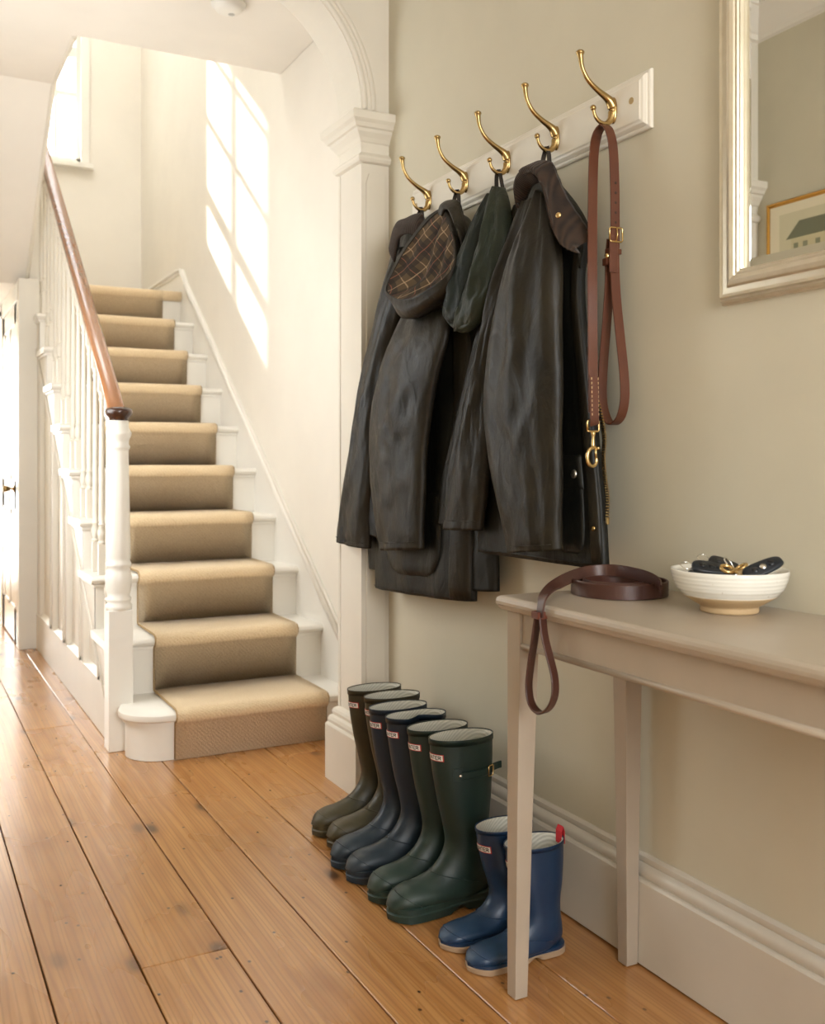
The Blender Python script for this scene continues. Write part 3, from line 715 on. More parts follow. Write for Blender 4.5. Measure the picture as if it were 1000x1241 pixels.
def strap(name, pts, wvec, w, t, mat, parent, n=60):
    P = spline(pts, n); return MB().ribbon(P, wvec, w, t).build(name, mat, parent, sharp=.5)
HX = 1.417                                            # the crook of the small lower hook arms
lead = thing('dog_lead', W(731, 520, HX), 'chestnut leather dog lead with brass clip looped over the end hook', 'dog lead')
def L_(px, py, dx=0.0): return W(px, py, HX+dx)
wx = (1, -.12, 0)
strap('strap', [L_(719, 500, -.085), L_(718.5, 440, -.085), L_(718, 330, -.078), L_(718.5, 230, -.045), L_(720, 185, -.020), L_(724, 163), L_(731, 152.5), L_(738, 157), L_(743, 178), L_(745, 220), L_(745.5, 262), L_(745.5, 300)], wx, .0235, .0042, TANL, lead, 90)
strap('handle_strap', [L_(745.5, 284), L_(745, 318), L_(747, 360), L_(752, 410), L_(756.5, 455), L_(757, 485), L_(752, 506), L_(742, 514), L_(734, 503), L_(730, 480), L_(731.5, 440), L_(735.5, 390), L_(738.5, 345), L_(739, 312), L_(741, 290)], wx, .0235, .0042, TANL, lead, 110)
strap('tip_strap', [L_(744, 279, -.004), L_(743.5, 300, -.006), L_(743.5, 330, -.007)], wx, .0215, .0035, TANL, lead, 14)
m = MB()
for py in (308, 312): pass
kp = [L_(744, 305)+Vector((a, b, 0)) for a, b in ((-.015, -.006), (.015, -.006), (.015, .010), (-.015, .010), (-.015, -.006))]
MB().ribbon(kp, (0, 0, 1), .012, .003).build('keeper', TANL, lead)
def rect_ring(c, u, v, hu, hv, r):
    c, u, v = Vector(c), Vector(u).normalized(), Vector(v).normalized(); pts = []
    for a, b in ((-1, -.8), (-1, .8), (-.8, 1), (.8, 1), (1, .8), (1, -.8), (.8, -1), (-.8, -1), (-1, -.8)): pts.append(c+u*hu*a+v*hv*b)
    return MB().tube(pts, r, 8)
bk = rect_ring(L_(745, 285)+Vector((0, -.005, 0)), (1, -.12, 0), (0, 0, 1), .0165, .0155, .0022).build('buckle', BRASS_B, lead, smooth=True)
MB().tube([L_(745, 285)+Vector((.0, -.006, -.014)), L_(745, 285)+Vector((0, -.010, .0)), L_(745, 285)+Vector((0, -.008, .016))], .0016, 8).build('buckle_prong', BRASS_B, bk, smooth=True)
for py in (222, 234, 246, 258, 270):
    MB().lathe([(.0028, 0), (.0030, .0006), (.001, .0008)], L_(745.3, py)+Vector((0, -.0024, 0)), 10, (-.12, -1, 0)).build('punched_hole', TANE, lead)
rv = L_(739, 311, -.006)
MB().lathe([(.006, 0), (.006, .002), (.004, .004), (.001, .0045)], rv+Vector((-.010, -.004, 0)), 14, (-.7, -.7, 0)).build('stud', BRASS_B, lead, smooth=True)
MB().ribbon([L_(739, 318, -.004)+Vector((a, b, 0)) for a, b in ((-.014, -.007), (.014, -.007), (.014, .006), (-.014, .006), (-.014, -.007))], (0, 0, 1), .016, .003).build('keeper', TANL, lead)
strap('stitched_fold', [L_(719.5, 456, -.089), L_(720, 480, -.091), L_(720.5, 508, -.090), L_(720.5, 515, -.086)], wx, .021, .004, TANL, lead, 16)
m = MB()
for k in range(9):
    p = L_(719.8+.08*k, 459+5.4*k, -.089)
    for sgn in (-.0085, .0085): m.box(p.x+sgn-.0006, p.x+sgn+.0006, p.y-.0045, p.y-.002, p.z-.0026, p.z+.0026)
m.build('stitching', THREAD, lead)
cp = L_(719, 515, -.085)
cl = rect_ring(cp+Vector((0, 0, -.002)), (1, -.12, 0), (0, 0, 1), .014, .012, .0024).build('clip_eye', BRASS_B, lead, smooth=True)
m = MB(); m.lathe([(.0045, 0), (.0055, .004), (.0045, .008), (.0035, .012), (.0040, .030), (.005, .036)], cp+Vector((0, 0, -.014)), 14, (0, 0, -1))
hk = [cp+Vector((a, -.002, b)) for a, b in ((0, -.048), (-.010, -.052), (-.0165, -.062), (-.0165, -.076), (-.010, -.087), (.0, -.088), (.007, -.080), (.007, -.070))]
m.tube(spline(hk, 24), [.0042]*18+[.004, .0038, .0036, .0034, .003, .0026], 10)
m.tube([cp+Vector((.005, -.002, -.046)), cp+Vector((.0065, -.002, -.074))], .0026, 8); m.sphere(cp+Vector((.011, -.003, -.050)), .004)
m.build('trigger_clip', BRASS_B, lead, smooth=True)

# dark brown lead coiled on the table, its hand loop hanging over the edge
cc = Vector((1.335, 1.630, TZ))
lead2 = thing('dog_lead', cc, 'dark brown leather dog lead coiled on the table with hand loop hanging down', 'dog lead')
sw = .030
pts = []
turns = 3.2
for i in range(150):
    a = -2.4+2*PI*turns*i/149
    r = .062+.038*(1 if i > 96 else (i/96)**1.4)
    wob = .004*math.sin(2.3*a+1)
    pts.append(cc+Vector(((r*.97+wob*.5)*math.cos(a), (r*1.0+wob)*math.sin(a), sw/2+.001+.0008*math.sin(a*.7))))
MB().ribbon(pts, (0, 0, 1), sw, .0042).build('coil', BRNL, lead2, sharp=.5)
MB().ribbon([cc+Vector((a, b, c_)) for a, b, c_ in ((.030, -.03, .014), (.012, -.045, .014), (-.010, -.035, .014), (-.014, -.030, .016))], (0, 0, 1), .024, .004).build('lead_end', BRNL, lead2)
# strap rising over the coil and running to the table edge
EX = tx0-.004
def E_(px, py, X=EX): return W(px, py, X)
top_pts = [W(801, 716, 1.315), W(799, 708, 1.330), W(786, 700, 1.352), W(764, 694, 1.366), W(740, 691, 1.360), W(715, 692.5, 1.322), W(695, 698, 1.262), W(678, 706, 1.195), W(666, 714, 1.138), W(658.5, 724, 1.100), W(655.5, 737, 1.091), W(655, 748, 1.090)]
wv = [(0, 0, 1), (0, .05, 1), (0, .05, 1), (0, .1, 1), (.1, .15, 1), (.2, .3, 1), (.3, .6, .9), (.3, .9, .5), (.2, 1, .15), (.1, 1, 0), (.1, 1, 0), (.15, 1, 0)]
P = spline(top_pts, 48); WV = spline(wv, 48)
MB().ribbon(P, [tuple(v) for v in WV], .025, .0042).build('strap', BRNL, lead2, sharp=.5)
lp = [E_(652, 745), E_(648, 775), E_(643.5, 805), E_(641, 832), E_(644.5, 853), E_(655, 864), E_(666, 858), E_(672.5, 842), E_(672, 820), E_(666, 795), E_(660, 770), E_(657.5, 745)]
MB().ribbon(spline(lp, 70), (1, .25, 0), .020, .0042).build('hand_loop', BRNL, lead2, sharp=.5)
kc = E_(655, 745)
MB().ribbon([kc+Vector((a, b, 0)) for a, b in ((-.012, -.010), (.010, -.010), (.010, .010), (-.012, .010), (-.012, -.010))], (0, 0, 1), .014, .003).build('keeper', leather('red_brown_keeper_leather', srgb(110, 58, 40), srgb(84, 42, 30)), lead2)

# ------------------------------------------------------------------ mirror and the picture it reflects
FRAME = Mat('champagne_silver_leaf'); mp = FRAME.coord((1, 1, 1)); n_ = FRAME.noise(mp, 30, 5)
FRAME.color(FRAME.mix((n_, 0), srgb(206, 194, 170), srgb(226, 218, 200))); FRAME.set(Metallic=.75, Roughness=.34); FRAME.bump(FRAME.noise(mp, 240, 3), 'Fac', .08, .002); FRAME = FRAME.m
my1, mz0 = 1.466, 1.407; my0, mz1 = .72, 2.45
mir = thing('wall_mirror', (XW, 1.1, mz0), 'large mirror in a silvery champagne moulded frame hanging above the console table', 'mirror')
mp_ = [(0, 0), (.012, 0), (.016, .006), (.024, .008), (.026, .014), (.034, .016), (.030, .024), (.030, .040), (.036, .044), (.040, .056), (.034, .066), (.030, .068), (.032, .074), (.026, .078), (.028, .081), (.020, .0835), (.016, .084), (.012, .084)]
MW = .064
def m_ring(o_, d):
    return [(XW-d, my0+o_, mz0+o_), (XW-d, my1-o_, mz0+o_), (XW-d, my1-o_, mz1-o_), (XW-d, my0+o_, mz1-o_)]
fo = MB().rings([m_ring(w*.064/.084, d*.85) for d, w in mp_], False, False)
fo.build('mirror_frame', FRAME, mir, bevel=.0008, bseg=1)
g0, b_ = MW-.004, .020
R = [m_ring(g0, .0115), m_ring(g0+b_, .0130)]
mg = MB(); mg.rings(R, False, True); mg.build('mirror_glass', MIRROR, mir)

GOLD = plain('gilt_picture_frame', srgb(176, 130, 58), .35, .8, .08, 90, .2)
pic = thing('framed_print', (XL, 2.7, 1.80), 'gilt framed print of a house hanging opposite, seen in the mirror', 'picture')
py0, py1, pz0, pz1 = 2.30, 2.925, 1.76, 2.14
def p_ring(o_, d): return [(XL+d, py0+o_, pz0+o_), (XL+d, py1-o_, pz0+o_), (XL+d, py1-o_, pz1-o_), (XL+d, py0+o_, pz1-o_)]
MB().rings([p_ring(a, d) for a, d in ((0, .001), (0, .014), (.004, .018), (.010, .017), (.014, .012), (.018, .012))], False, False).build('picture_frame', GOLD, pic)
MB().rings([p_ring(.017, .0105), p_ring(.017, .0115)]).build('mount_board', plain('cream_mount', srgb(232, 222, 196), .8, bump=.03), pic)
def flat(name, poly, col, d):
    MB().prism(poly, 'x', XL+d, XL+d+.0006).build(name, plain(name+'_ink', col, .8), pic)
flat('print_sheet', [(2.38, 1.83), (2.86, 1.83), (2.86, 2.085), (2.38, 2.085)], srgb(214, 206, 176), .0115)
flat('print_lawn', [(2.40, 1.86), (2.84, 1.86), (2.84, 1.925), (2.40, 1.925)], srgb(172, 172, 132), .0122)
flat('print_house', [(2.56, 1.905), (2.80, 1.905), (2.80, 1.985), (2.56, 1.985)], srgb(206, 196, 160), .0126)
flat('print_roof', [(2.52, 1.98), (2.825, 1.98), (2.76, 2.045), (2.62, 2.045)], srgb(120, 122, 100), .013)
for y in (2.60, 2.66, 2.72, 2.765): flat('print_window', [(y, 1.92), (y+.022, 1.92), (y+.022, 1.96), (y, 1.96)], srgb(138, 140, 116), .0132)
flat('print_tree', [(2.42, 1.90), (2.55, 1.90), (2.56, 1.96), (2.52, 2.02), (2.46, 2.02), (2.41, 1.96)], srgb(130, 134, 104), .0128)
# ------------------------------------------------------------------ wellington boots
def rubber(name, col, dust, rough=.42):
    m = Mat(name); mp = m.coord(); n1 = m.noise(mp, 9, 5, .6); n2 = m.noise(mp, 70, 4); sx = m.node('SeparateXYZ'); m.link(mp, 'Vector', sx, 0)
    # dried dust and scuffs, more of it on the foot
    mr = m.node('MapRange'); mr.inputs['From Min'].default_value = .02; mr.inputs['From Max'].default_value = .26; mr.inputs['To Min'].default_value = .55; mr.inputs['To Max'].default_value = .06
    m.link(sx, 'Z', mr, 'Value')
    mu = m.node('Math'); mu.operation = 'MULTIPLY'; m.t.links.new(mr.outputs[0], mu.inputs[0])
    r = m.ramp(n1, 'Fac', [(.30, (0,0,0,1)), (.75, (1,1,1,1))]); m.t.links.new(r.outputs[0], mu.inputs[1])
    base = m.mix((n2, 0), tuple(c*.8 for c in col[:3])+(1,), tuple(c*1.15 for c in col[:3])+(1,))
    m.color(m.mix((mu, 0), base, dust))
    # fine pale scratches
    rr = m.node('MapRange'); rr.inputs['To Min'].default_value = rough-.08; rr.inputs['To Max'].default_value = rough+.16; m.t.links.new(n1.outputs[0], rr.inputs['Value']); m.t.links.new(rr.outputs[0], m.b.inputs['Roughness'])
    m.bump(n2, 'Fac', .06, .003); return m.m
OLIVE = rubber('olive_rubber', srgb(52, 48, 30), srgb(104, 94, 68)); NAVY = rubber('navy_rubber', srgb(16, 34, 48), srgb(66, 76, 80)); GREEN = rubber('dark_green_rubber', srgb(16, 40, 35), srgb(70, 84, 74)); BLUE = rubber('blue_rubber', srgb(16, 46, 78), srgb(54, 80, 106), .34)
TANSOLE = plain('tan_rubber_sole', srgb(172, 146, 118), .7, bump=.2, scale=80, var=.15)
def lining_mat():
    m = Mat('grey_ribbed_lining'); mp = m.coord((1, 1, 1)); w = m.node('TexWave'); w.inputs['Scale'].default_value = 62; w.bands_direction = 'DIAGONAL'; w.inputs['Distortion'].default_value = .6; m.link(mp, 'Vector', w, 'Vector')
    m.color(m.mix((w, 1), srgb(188, 186, 173), srgb(212, 209, 197))); m.set(Roughness=.9); m.bump(w, 'Fac', .3, .002); return m.m
LINING = lining_mat(); LABW = plain('white_label', srgb(236, 232, 224), .5); LABR = plain('red_label_border', srgb(190, 44, 40), .5); INK = plain('black_print', srgb(22, 20, 20), .5); REDT = plain('red_webbing', srgb(196, 40, 48), .8, bump=.2); GREYT = plain('grey_webbing', srgb(70, 66, 70), .8, bump=.2)
FRONT = [(.166, .415), (.160, .35), (.146, .27), (.130, .205), (.123, .160), (.136, .126), (.166, .098), (.205, .083), (.240, .075), (.266, .060), (.280, .036)]
BACK = [(-.002, .415), (-.002, .35), (.002, .27), (.008, .205), (.008, .150), (.001, .095), (.002, .05), (.035, .022), (.12, .022), (.22, .022), (.270, .022)]
WID = [.0485, .048, .047, .044, .042, .042, .042, .044, .0465, .040, .018]
LET = {'H': [((0,0),(0,1)), ((1,0),(1,1)), ((0,.5),(1,.5))], 'U': [((0,1),(0,.1)), ((0,.1),(.5,0)), ((.5,0),(1,.1)), ((1,.1),(1,1))], 'N': [((0,0),(0,1)), ((0,1),(1,0)), ((1,0),(1,1))], 'T': [((0,1),(1,1)), ((.5,0),(.5,1))],
       'E': [((0,0),(0,1)), ((0,1),(1,1)), ((0,.5),(.8,.5)), ((0,0),(1,0))], 'R': [((0,0),(0,1)), ((0,1),(.9,.95)), ((.9,.95),(.9,.55)), ((.9,.55),(0,.5)), ((.4,.5),(1,0))]}
def boot(label, loc, yaw, mat, size=(1, 1, 1), tilt=0.0, sole=None, strapped=False, loop=False, fold=0.0, group='wellington boots by the wall', lean=0.0):
    sxx, syy, szz = size
    t = thing('wellington_boot', loc, label, 'boot', group); t.rotation_euler = (0, 0, PI+yaw)
    NRG, NS = 46, 36
    F = spline(FRONT, NRG); B = spline(BACK, NRG); Wd = [v[0] for v in spline([(w, 0) for w in WID], NRG)]
    def ring(i, off=0.0, fold_=0.0):
        f_, b_ = F[i], B[i]; c = (f_+b_)/2; d = (f_-b_)/2; L = d.length+off; d = d.normalized(); w = Wd[i]+off; out = []
        k = min(1.0, max(0.0, (i-NRG*.55)/(NRG*.25)))      # squarer sections towards the sole
        for j in range(NS):
            a = 2*PI*j/NS; ca, sa = math.cos(a), math.sin(a)
            e = 1.0-.28*k
            sa2 = math.copysign(abs(sa)**e, sa)
            x = c[0]+d[0]*L*ca; z = c[1]+d[1]*L*ca; y = w*sa2
            if fold_: y = y*(1-fold_*.55*max(0, 1-abs(ca+.05)*1.8)*(1 if sa > 0 else .25))-fold_*.012*(1 if sa > 0 else 0)*max(0, 1-abs(ca+.05)*1.8)
            wr = .0016*math.sin(x*60+z*40+a)*max(0, 1-abs(z-.17)/.1)
            out.append(Vector(((x+lean*max(0, z-.15)**1.5)*sxx, (y*(1+wr*8))*syy, z*szz)))
        return out
    def fo(i): return fold*max(0.0, 1-(.415-F[i][1])/.09) if F[i][1] > .32 else 0
    R = [ring(i, 0, fo(i)) for i in range(NRG)]
    up = MB(); up.rings(R, False, True); up.build('upper', mat, t, smooth=True, local=True)
    # lining: an inner sleeve down the shaft
    Ri = [ring(i, -.0035, fo(i)) for i in range(0, 15)]; li = MB(); li.rings([ring(0, -.0003, fo(0))]+Ri, False, True); li.build('lining', LINING, t, smooth=True, local=True)
    # top binding
    R0, R1 = ring(0, .0022, fo(0)), ring(2, .0022, fo(2))
    tb = MB(); tb.rings([[p+Vector((0, 0, .0012)) for p in ring(0, -.0002, fo(0))], [p+Vector((0, 0, .002)) for p in R0], R0, [p.lerp(q, .55) for p, q in zip(R0, R1)], ring(1, .0, fo(1))], False, False)
    tb.build('top_binding', mat, t, smooth=True, local=True)
    # sole: outline, raised at the waist, cut treads
    def hw(x):
        return interp([(0, .0), (.004, .018), (.015, .030), (.035, .0385), (.07, .038), (.11, .037), (.15, .042), (.195, .0475), (.225, .0475), (.25, .045), (.268, .034), (.280, .018), (.287, 0)], x)
    xs = [0, .002, .006, .013, .024, .04, .06, .082, .085, .108, .112, .14, .145, .17, .175, .2, .205, .225, .23, .248, .262, .272, .280, .285, .287]
    def zb(x):
        if .083 < x < .110: return .016
        if any(a < x < a+.006 for a in (.1395, .1695, .1995, .2245)): return 0.004
        return 0.0005+max(0, (x-.24))*.10
    sm = sole or mat
    S = MB()
    def outline(off, zf):
        L = [((x-.006+ (off if x > .2 else -off if x < .05 else 0))*1.0, hw(x)+off*(1 if hw(x) > .001 else 0)) for x in xs]
        pts = [Vector((x*sxx, -w*syy, zf(x)*szz)) for x, w in L]+[Vector((x*sxx, w*syy, zf(x)*szz)) for x, w in reversed(L[1:-1])]
        return pts
    hi = .024
    S.rings([outline(-.004, lambda x: zb(x)), outline(0, lambda x: zb(x)+.002), outline(.001, lambda x: hi-.004), outline(-.002, lambda x: hi), outline(-.008, lambda x: hi+.002)], True, True)
    S.build('sole', sm, t, sharp=.7, local=True)
    S = MB(); S.rings([outline(-.0015, lambda x: hi-.001), outline(-.001, lambda x: hi+.010), outline(-.004, lambda x: hi+.0125), outline(-.012, lambda x: hi+.013)], False, True)
    S.build('foxing_band', mat, t, sharp=.7, local=True)
    # a raised line round the toe cap and up from the heel
    for i0 in (int(NRG*.86), int(NRG*.60)):
        rr = ring(i0, .0006); MB().tube([rr[j % NS] for j in range(-11, 12)], .0012, 6).build('moulded_seam', mat, t, smooth=True, local=True)
    # label on the shin: white plate, red edge, printed word
    def surf(ang, zz, off):
        i = min(range(NRG//2), key=lambda q: abs(F[q][1]-zz)); lo = i if F[i][1] >= zz else max(i-1, 0); hi_ = lo+1
        u = (F[lo][1]-zz)/(F[lo][1]-F[hi_][1])
        c = ((F[lo]+B[lo])/2).lerp((F[hi_]+B[hi_])/2, u); L = lerp((F[lo]-B[lo]).length/2, (F[hi_]-B[hi_]).length/2, u)+off; w = lerp(Wd[lo], Wd[hi_], u)+off
        return Vector(((c[0]+L*math.cos(ang)+lean*max(0, zz-.15)**1.5)*sxx, w*math.sin(ang)*syy, zz*szz))
    zc = .415-.052/szz*.8; hh = .0085/szz
    def patch(name, half, hz, off, mat_):
        V = []; F_ = []; n = 10
        for k in range(2):
            for q in range(n+1): V.append(surf(-half+2*half*q/n+.12, zc+(hz if k else -hz), off))
        for q in range(n): F_.append((q, q+1, n+2+q, n+1+q))
        return mesh_obj(name, V, F_, mat_, t, smooth=True, local=True)
    lab = patch('label_plate', .52, hh, .0012, LABR); V = []; F_ = []
    patch('label_face', .48, hh*.80, .0016, LABW)
    word = 'HUNTER'; wl = .115; gap = .026; x0 = -(len(word)*wl+(len(word)-1)*gap)/2
    for q, ch in enumerate(word):
        for (a, b), (c2, d2) in LET[ch]:
            # letters run left to right as read from outside
            def PQ(u, v, du, dv): return surf(.12+x0+q*(wl+gap)+(u*wl)+du, zc+(v-.5)*hh*1.0+dv, .0020)
            ln = math.hypot((c2-a)*wl, (d2-b)*.12) or 1; nu, nv = -(d2-b)*.12/ln*.016, (c2-a)*wl/ln*hh*.12
            k0 = len(V); V += [PQ(a, b, nu, nv), PQ(a, b, -nu, -nv), PQ(c2, d2, -nu, -nv), PQ(c2, d2, nu, nv)]; F_.append((k0, k0+1, k0+2, k0+3))
    mesh_obj('label_word', V, F_, INK, lab, local=True)
    if strapped:
        zz = .415-.082
        pts = [surf(a, zz+.001*math.sin(a*3), .004) for a in [1.18+.075*k for k in range(20)]]
        sb = MB().ribbon(pts, (0, 0, 1), .018, .0055).build('side_strap', mat, t, sharp=.5, local=True)
        e = pts[-1]; d = (pts[-1]-pts[-3]).normalized()
        MB().ribbon([e, e+d*.014+Vector((-.004, .004, 0)), e+d*.024+Vector((-.010, .008, 0))], (0, 0, 1), .018, .0035).build('strap_tip', mat, t, local=True)
        p = surf(1.15, zz, .006); MB().lathe([(.004, 0), (.004, .002), (.001, .0035)], p, 12, p-surf(1.15, zz, 0)).build('rivet', CHROME, t, smooth=True, local=True)
        pad = [surf(.92+.02*k, zz, .002) for k in range(16)]; MB().ribbon(pad, (0, 0, 1), .034, .003).build('strap_pad', mat, t, sharp=.5, local=True)
        c = surf(2.20, zz, .0085); tn = (surf(2.30, zz, .008)-surf(2.10, zz, .008)).normalized()
        rect_ring(c, tn, (0, 0, 1), .010, .0125, .0017).build('buckle', BRASS_B, t, smooth=True, local=True)
    if loop:
        c = surf(PI, .405, .002)
        pl = [c+Vector((-.001, 0, -.01)), c+Vector((-.001, 0, .018)), c+Vector((.002, 0, .028)), c+Vector((.007, 0, .018)), c+Vector((.007, 0, -.01))]
        MB().ribbon(pl, (0, 1, 0), .022, .0022).build('pull_loop', REDT, t, local=True)
        MB().ribbon([p+Vector((-.0016, 0, 0)) for p in pl[:3]], (0, 1, 0), .009, .0016).build('loop_stripe', GREYT, t, local=True)
    return t
# toes point away from the wall; loc is the back of the heel
boot('tall olive green wellington at the pier end of the boot row', (1.372, 2.715, 0), .02, OLIVE, (1.02, 1, 1.0))
boot('tall olive wellington second from the arch pier', (1.376, 2.600, 0), -.02, OLIVE, (1.02, 1, 1.0))
boot('tall navy wellington with open top beside the olive pair', (1.335, 2.482, 0), .03, NAVY, (1.03, 1, 1.0))
boot('tall navy wellington with its top pinched inwards', (1.335, 2.372, 0), 0, NAVY, (1.03, 1, 1.0), fold=1.0)
boot('tall dark green wellington between the navy pair and the strapped boot', (1.328, 2.245, 0), .02, GREEN, (1.0, 1, 1.0))
boot('tall dark green wellington with side strap and buckle, nearest of the tall boots', (1.332, 2.128, 0), .0, GREEN, (1.02, 1.06, 1.01), strapped=True)
boot('small blue wellington with tan sole further from the table leg', (1.335, 1.958, 0), .03, BLUE, (.87, .95, .605), sole=TANSOLE)
boot('small blue wellington with tan sole and red pull loop behind the table leg', (1.338, 1.838, 0), .0, BLUE, (.87, .95, .605), sole=TANSOLE, loop=True)
# ------------------------------------------------------------------ coat rack
RZ0, RZ1, RY0, RY1 = 1.825, 1.955, 1.675, 2.79
rack = thing('coat_rack', (XW, 2.23, RZ0), 'cream painted wall rail with five brass coat hooks', 'coat rack')
def r_ring(o_, d): return [(XW-d, RY0+o_, RZ0+o_), (XW-d, RY1-o_, RZ0+o_), (XW-d, RY1-o_, RZ1-o_), (XW-d, RY0+o_, RZ1-o_)]
MB().rings([r_ring(a, d) for a, d in ((0, .0005), (0, .008), (.004, .011), (.008, .011), (.009, .014), (.014, .019), (.020, .021), (.022, .0235))]).build('back_board', TRIM, rack, bevel=.001, bseg=1)
XB = XW-.0235
HOOK_Y = [1.783, 2.001, 2.219, 2.437, 2.655]; HOOK_Z = 1.893
def hook(y, z):
    # oval back plate
    pl = []
    for s, d in ((1.0, .0), (1.0, .0025), (.82, .006), (.45, .009), (.05, .010)):
        pl.append([(XB-d, y+.0125*s*math.cos(a), z-.001+.030*s*math.sin(a)) for a in [2*PI*i/24 for i in range(24)]])
    m = MB(); m.rings(pl); h = m.build('coat_hook', BRASS, rack, smooth=True)
    up = [(.002, .006), (.010, .018), (.022, .026), (.046, .038), (.072, .056), (.088, .080), (.093, .104), (.094, .112)]
    P = [(XB-a, y, z+b) for a, b in up]; P = spline(P, 30); rd = [v[0] for v in spline([(.0125, 0), (.0105, 0), (.0082, 0), (.0062, 0), (.0052, 0), (.0050, 0), (.0064, 0), (.0094, 0)], 30)]
    m = MB(); m.tube(P, rd, 14); m.sphere(P[-1]+Vector((0, 0, .001)), .0098, sc=(1, 1, .65)); m.build('upper_arm', BRASS, h, smooth=True)
    lo = [(.002, -.006), (.008, -.022), (.022, -.034), (.038, -.033), (.052, -.022), (.058, -.006)]
    P = spline([(XB-a, y, z+b) for a, b in lo], 24); rd = [v[0] for v in spline([(.0115, 0), (.0085, 0), (.0060, 0), (.0050, 0), (.0042, 0), (.0040, 0)], 24)]
    m = MB(); m.tube(P, rd, 12); m.sphere(P[-1]+Vector((0, 0, .002)), .0068); m.build('lower_arm', BRASS, h, smooth=True)
    for dz, dx in ((.0, .0105), ):
        m = MB(); m.lathe([(.004, 0), (.004, .0012), (.001, .0022)], (XB-.0085, y-.006, z-.002), 12, (-.8, -.6, 0)); m.box(XB-.0115, XB-.0108, y-.010, y-.003, z-.0026, z-.0014); m.build('screw', BRASS_B, h, smooth=False)
for y in HOOK_Y: hook(y, HOOK_Z)
for y in (1.722, 2.742):
    MB().lathe([(.0075, 0), (.0075, .0012), (.0015, .0014)], (XB, y, HOOK_Z+.002), 16, (-1, 0, 0)).build('screw_plug', plain('filler_plug', srgb(176, 150, 104), .6, bump=.1), rack)

# ------------------------------------------------------------------ waxed jackets
def wax(name, c0, c1, rough=.40, crease=.55, sheen=0.0):
    m = Mat(name); mp = m.coord(); n1 = m.noise(mp, 5.5, 5, .6, .6); n2 = m.noise(mp, 38, 4, .6, 1.2); n3 = m.noise(mp, 420, 2)
    mp2 = m.coord((1, 1, .55)); n4 = m.noise(mp2, 13, 3, .5, 1.6)
    c = m.mix((m.ramp(n1, 'Fac', [(.32, (0,0,0,1)), (.72, (1,1,1,1))]), 0), c0, c1)
    c = m.mix((m.ramp(n2, 'Fac', [(.58, (0,0,0,1)), (.78, (.5,.5,.5,1))]), 0), c, tuple(v*1.7 for v in c1[:3])+(1,))
    m.color(c)
    rr = m.node('MapRange'); rr.inputs['To Min'].default_value = rough-.10; rr.inputs['To Max'].default_value = rough+.18; m.t.links.new(n2.outputs[0], rr.inputs['Value']); m.t.links.new(rr.outputs[0], m.b.inputs['Roughness'])
    b1 = m.bump(n4, 'Fac', crease*.6, .022); b2 = m.bump(n2, 'Fac', crease*.35, .006, b1); m.bump(n3, 'Fac', .10, .001, b2)
    m.b.inputs['Specular IOR Level'].default_value = .34
    if sheen: m.set(Sheen_Weight=sheen, Sheen_Roughness=.4)
    return m.m
WAX_D = wax('dark_waxed_cotton', srgb(13, 14, 12), srgb(27, 26, 20), .46, .32); WAX_B = wax('olive_brown_waxed_cotton', srgb(18, 16, 12), srgb(42, 36, 24), .44, .32); WAX_G = wax('moss_green_padded_nylon', srgb(26, 34, 26), srgb(44, 50, 37), .50, .5)
WAX_T = wax('dark_teal_lining', srgb(17, 25, 23), srgb(28, 36, 31), .55, .5)
def cord_mat():
    m = Mat('dark_brown_corduroy'); mp = m.coord((1, 1, 1), rot=(.55, 0, 0)); w = m.node('TexWave'); w.bands_direction = 'Y'; w.inputs['Scale'].default_value = 62; w.inputs['Distortion'].default_value = .0; m.link(mp, 'Vector', w, 'Vector')
    n1 = m.noise(mp, 30, 3)
    c = m.mix((w, 1), srgb(24, 15, 10), srgb(54, 36, 24)); c = m.mix((m.ramp(n1, 'Fac', [(.4, (0,0,0,1)), (.8, (.5,.5,.5,1))]), 0), c, srgb(64, 44, 30))
    m.color(c); m.set(Roughness=.9, Sheen_Weight=.08, Sheen_Roughness=.35); m.bump(w, 'Fac', .6, .002); return m.m
CORD = cord_mat()
def plaid_mat():
    m = Mat('brown_tartan_lining'); tc = m.node('TexCoord'); sx = m.node('SeparateXYZ'); mp = m.node('Mapping'); mp.inputs['Rotation'].default_value = (.62, 0, 0); m.link(tc, 'Object', mp, 'Vector'); m.link(mp, 'Vector', sx, 0)
    def bands(ax, period, lo, hi, ph=0.0):
        a = m.node('Math'); a.operation = 'MULTIPLY_ADD'; a.inputs[1].default_value = 1/period; a.inputs[2].default_value = ph+100; m.link(sx, ax, a, 0)
        f = m.node('Math'); f.operation = 'FRACT'; m.t.links.new(a.outputs[0], f.inputs[0])
        g = m.node('Math'); g.operation = 'GREATER_THAN'; g.inputs[1].default_value = lo; m.t.links.new(f.outputs[0], g.inputs[0])
        l = m.node('Math'); l.operation = 'LESS_THAN'; l.inputs[1].default_value = hi; m.t.links.new(f.outputs[0], l.inputs[0])
        k = m.node('Math'); k.operation = 'MULTIPLY'; m.t.links.new(g.outputs[0], k.inputs[0]); m.t.links.new(l.outputs[0], k.inputs[1])
        s = m.node('Math'); s.operation = 'MULTIPLY'; s.inputs[1].default_value = .62; m.t.links.new(k.outputs[0], s.inputs[0]); return (s, 0)
    c = m.mix(0.0, srgb(84, 68, 48), srgb(84, 68, 48))
    for ax in ('Y', 'Z'):
        c = m.mix(bands(ax, .066, .0, .42), c, srgb(34, 30, 28))
        c = m.mix(bands(ax, .066, .70, .74, .0), c, srgb(176, 150, 118)); c = m.mix(bands(ax, .066, .19, .22), c, srgb(150, 92, 72))
    m.color(c); n = m.noise(mp, 300, 2); m.set(Roughness=.9); m.bump(n, 'Fac', .2, .001); return m.m
PLAID = plaid_mat()
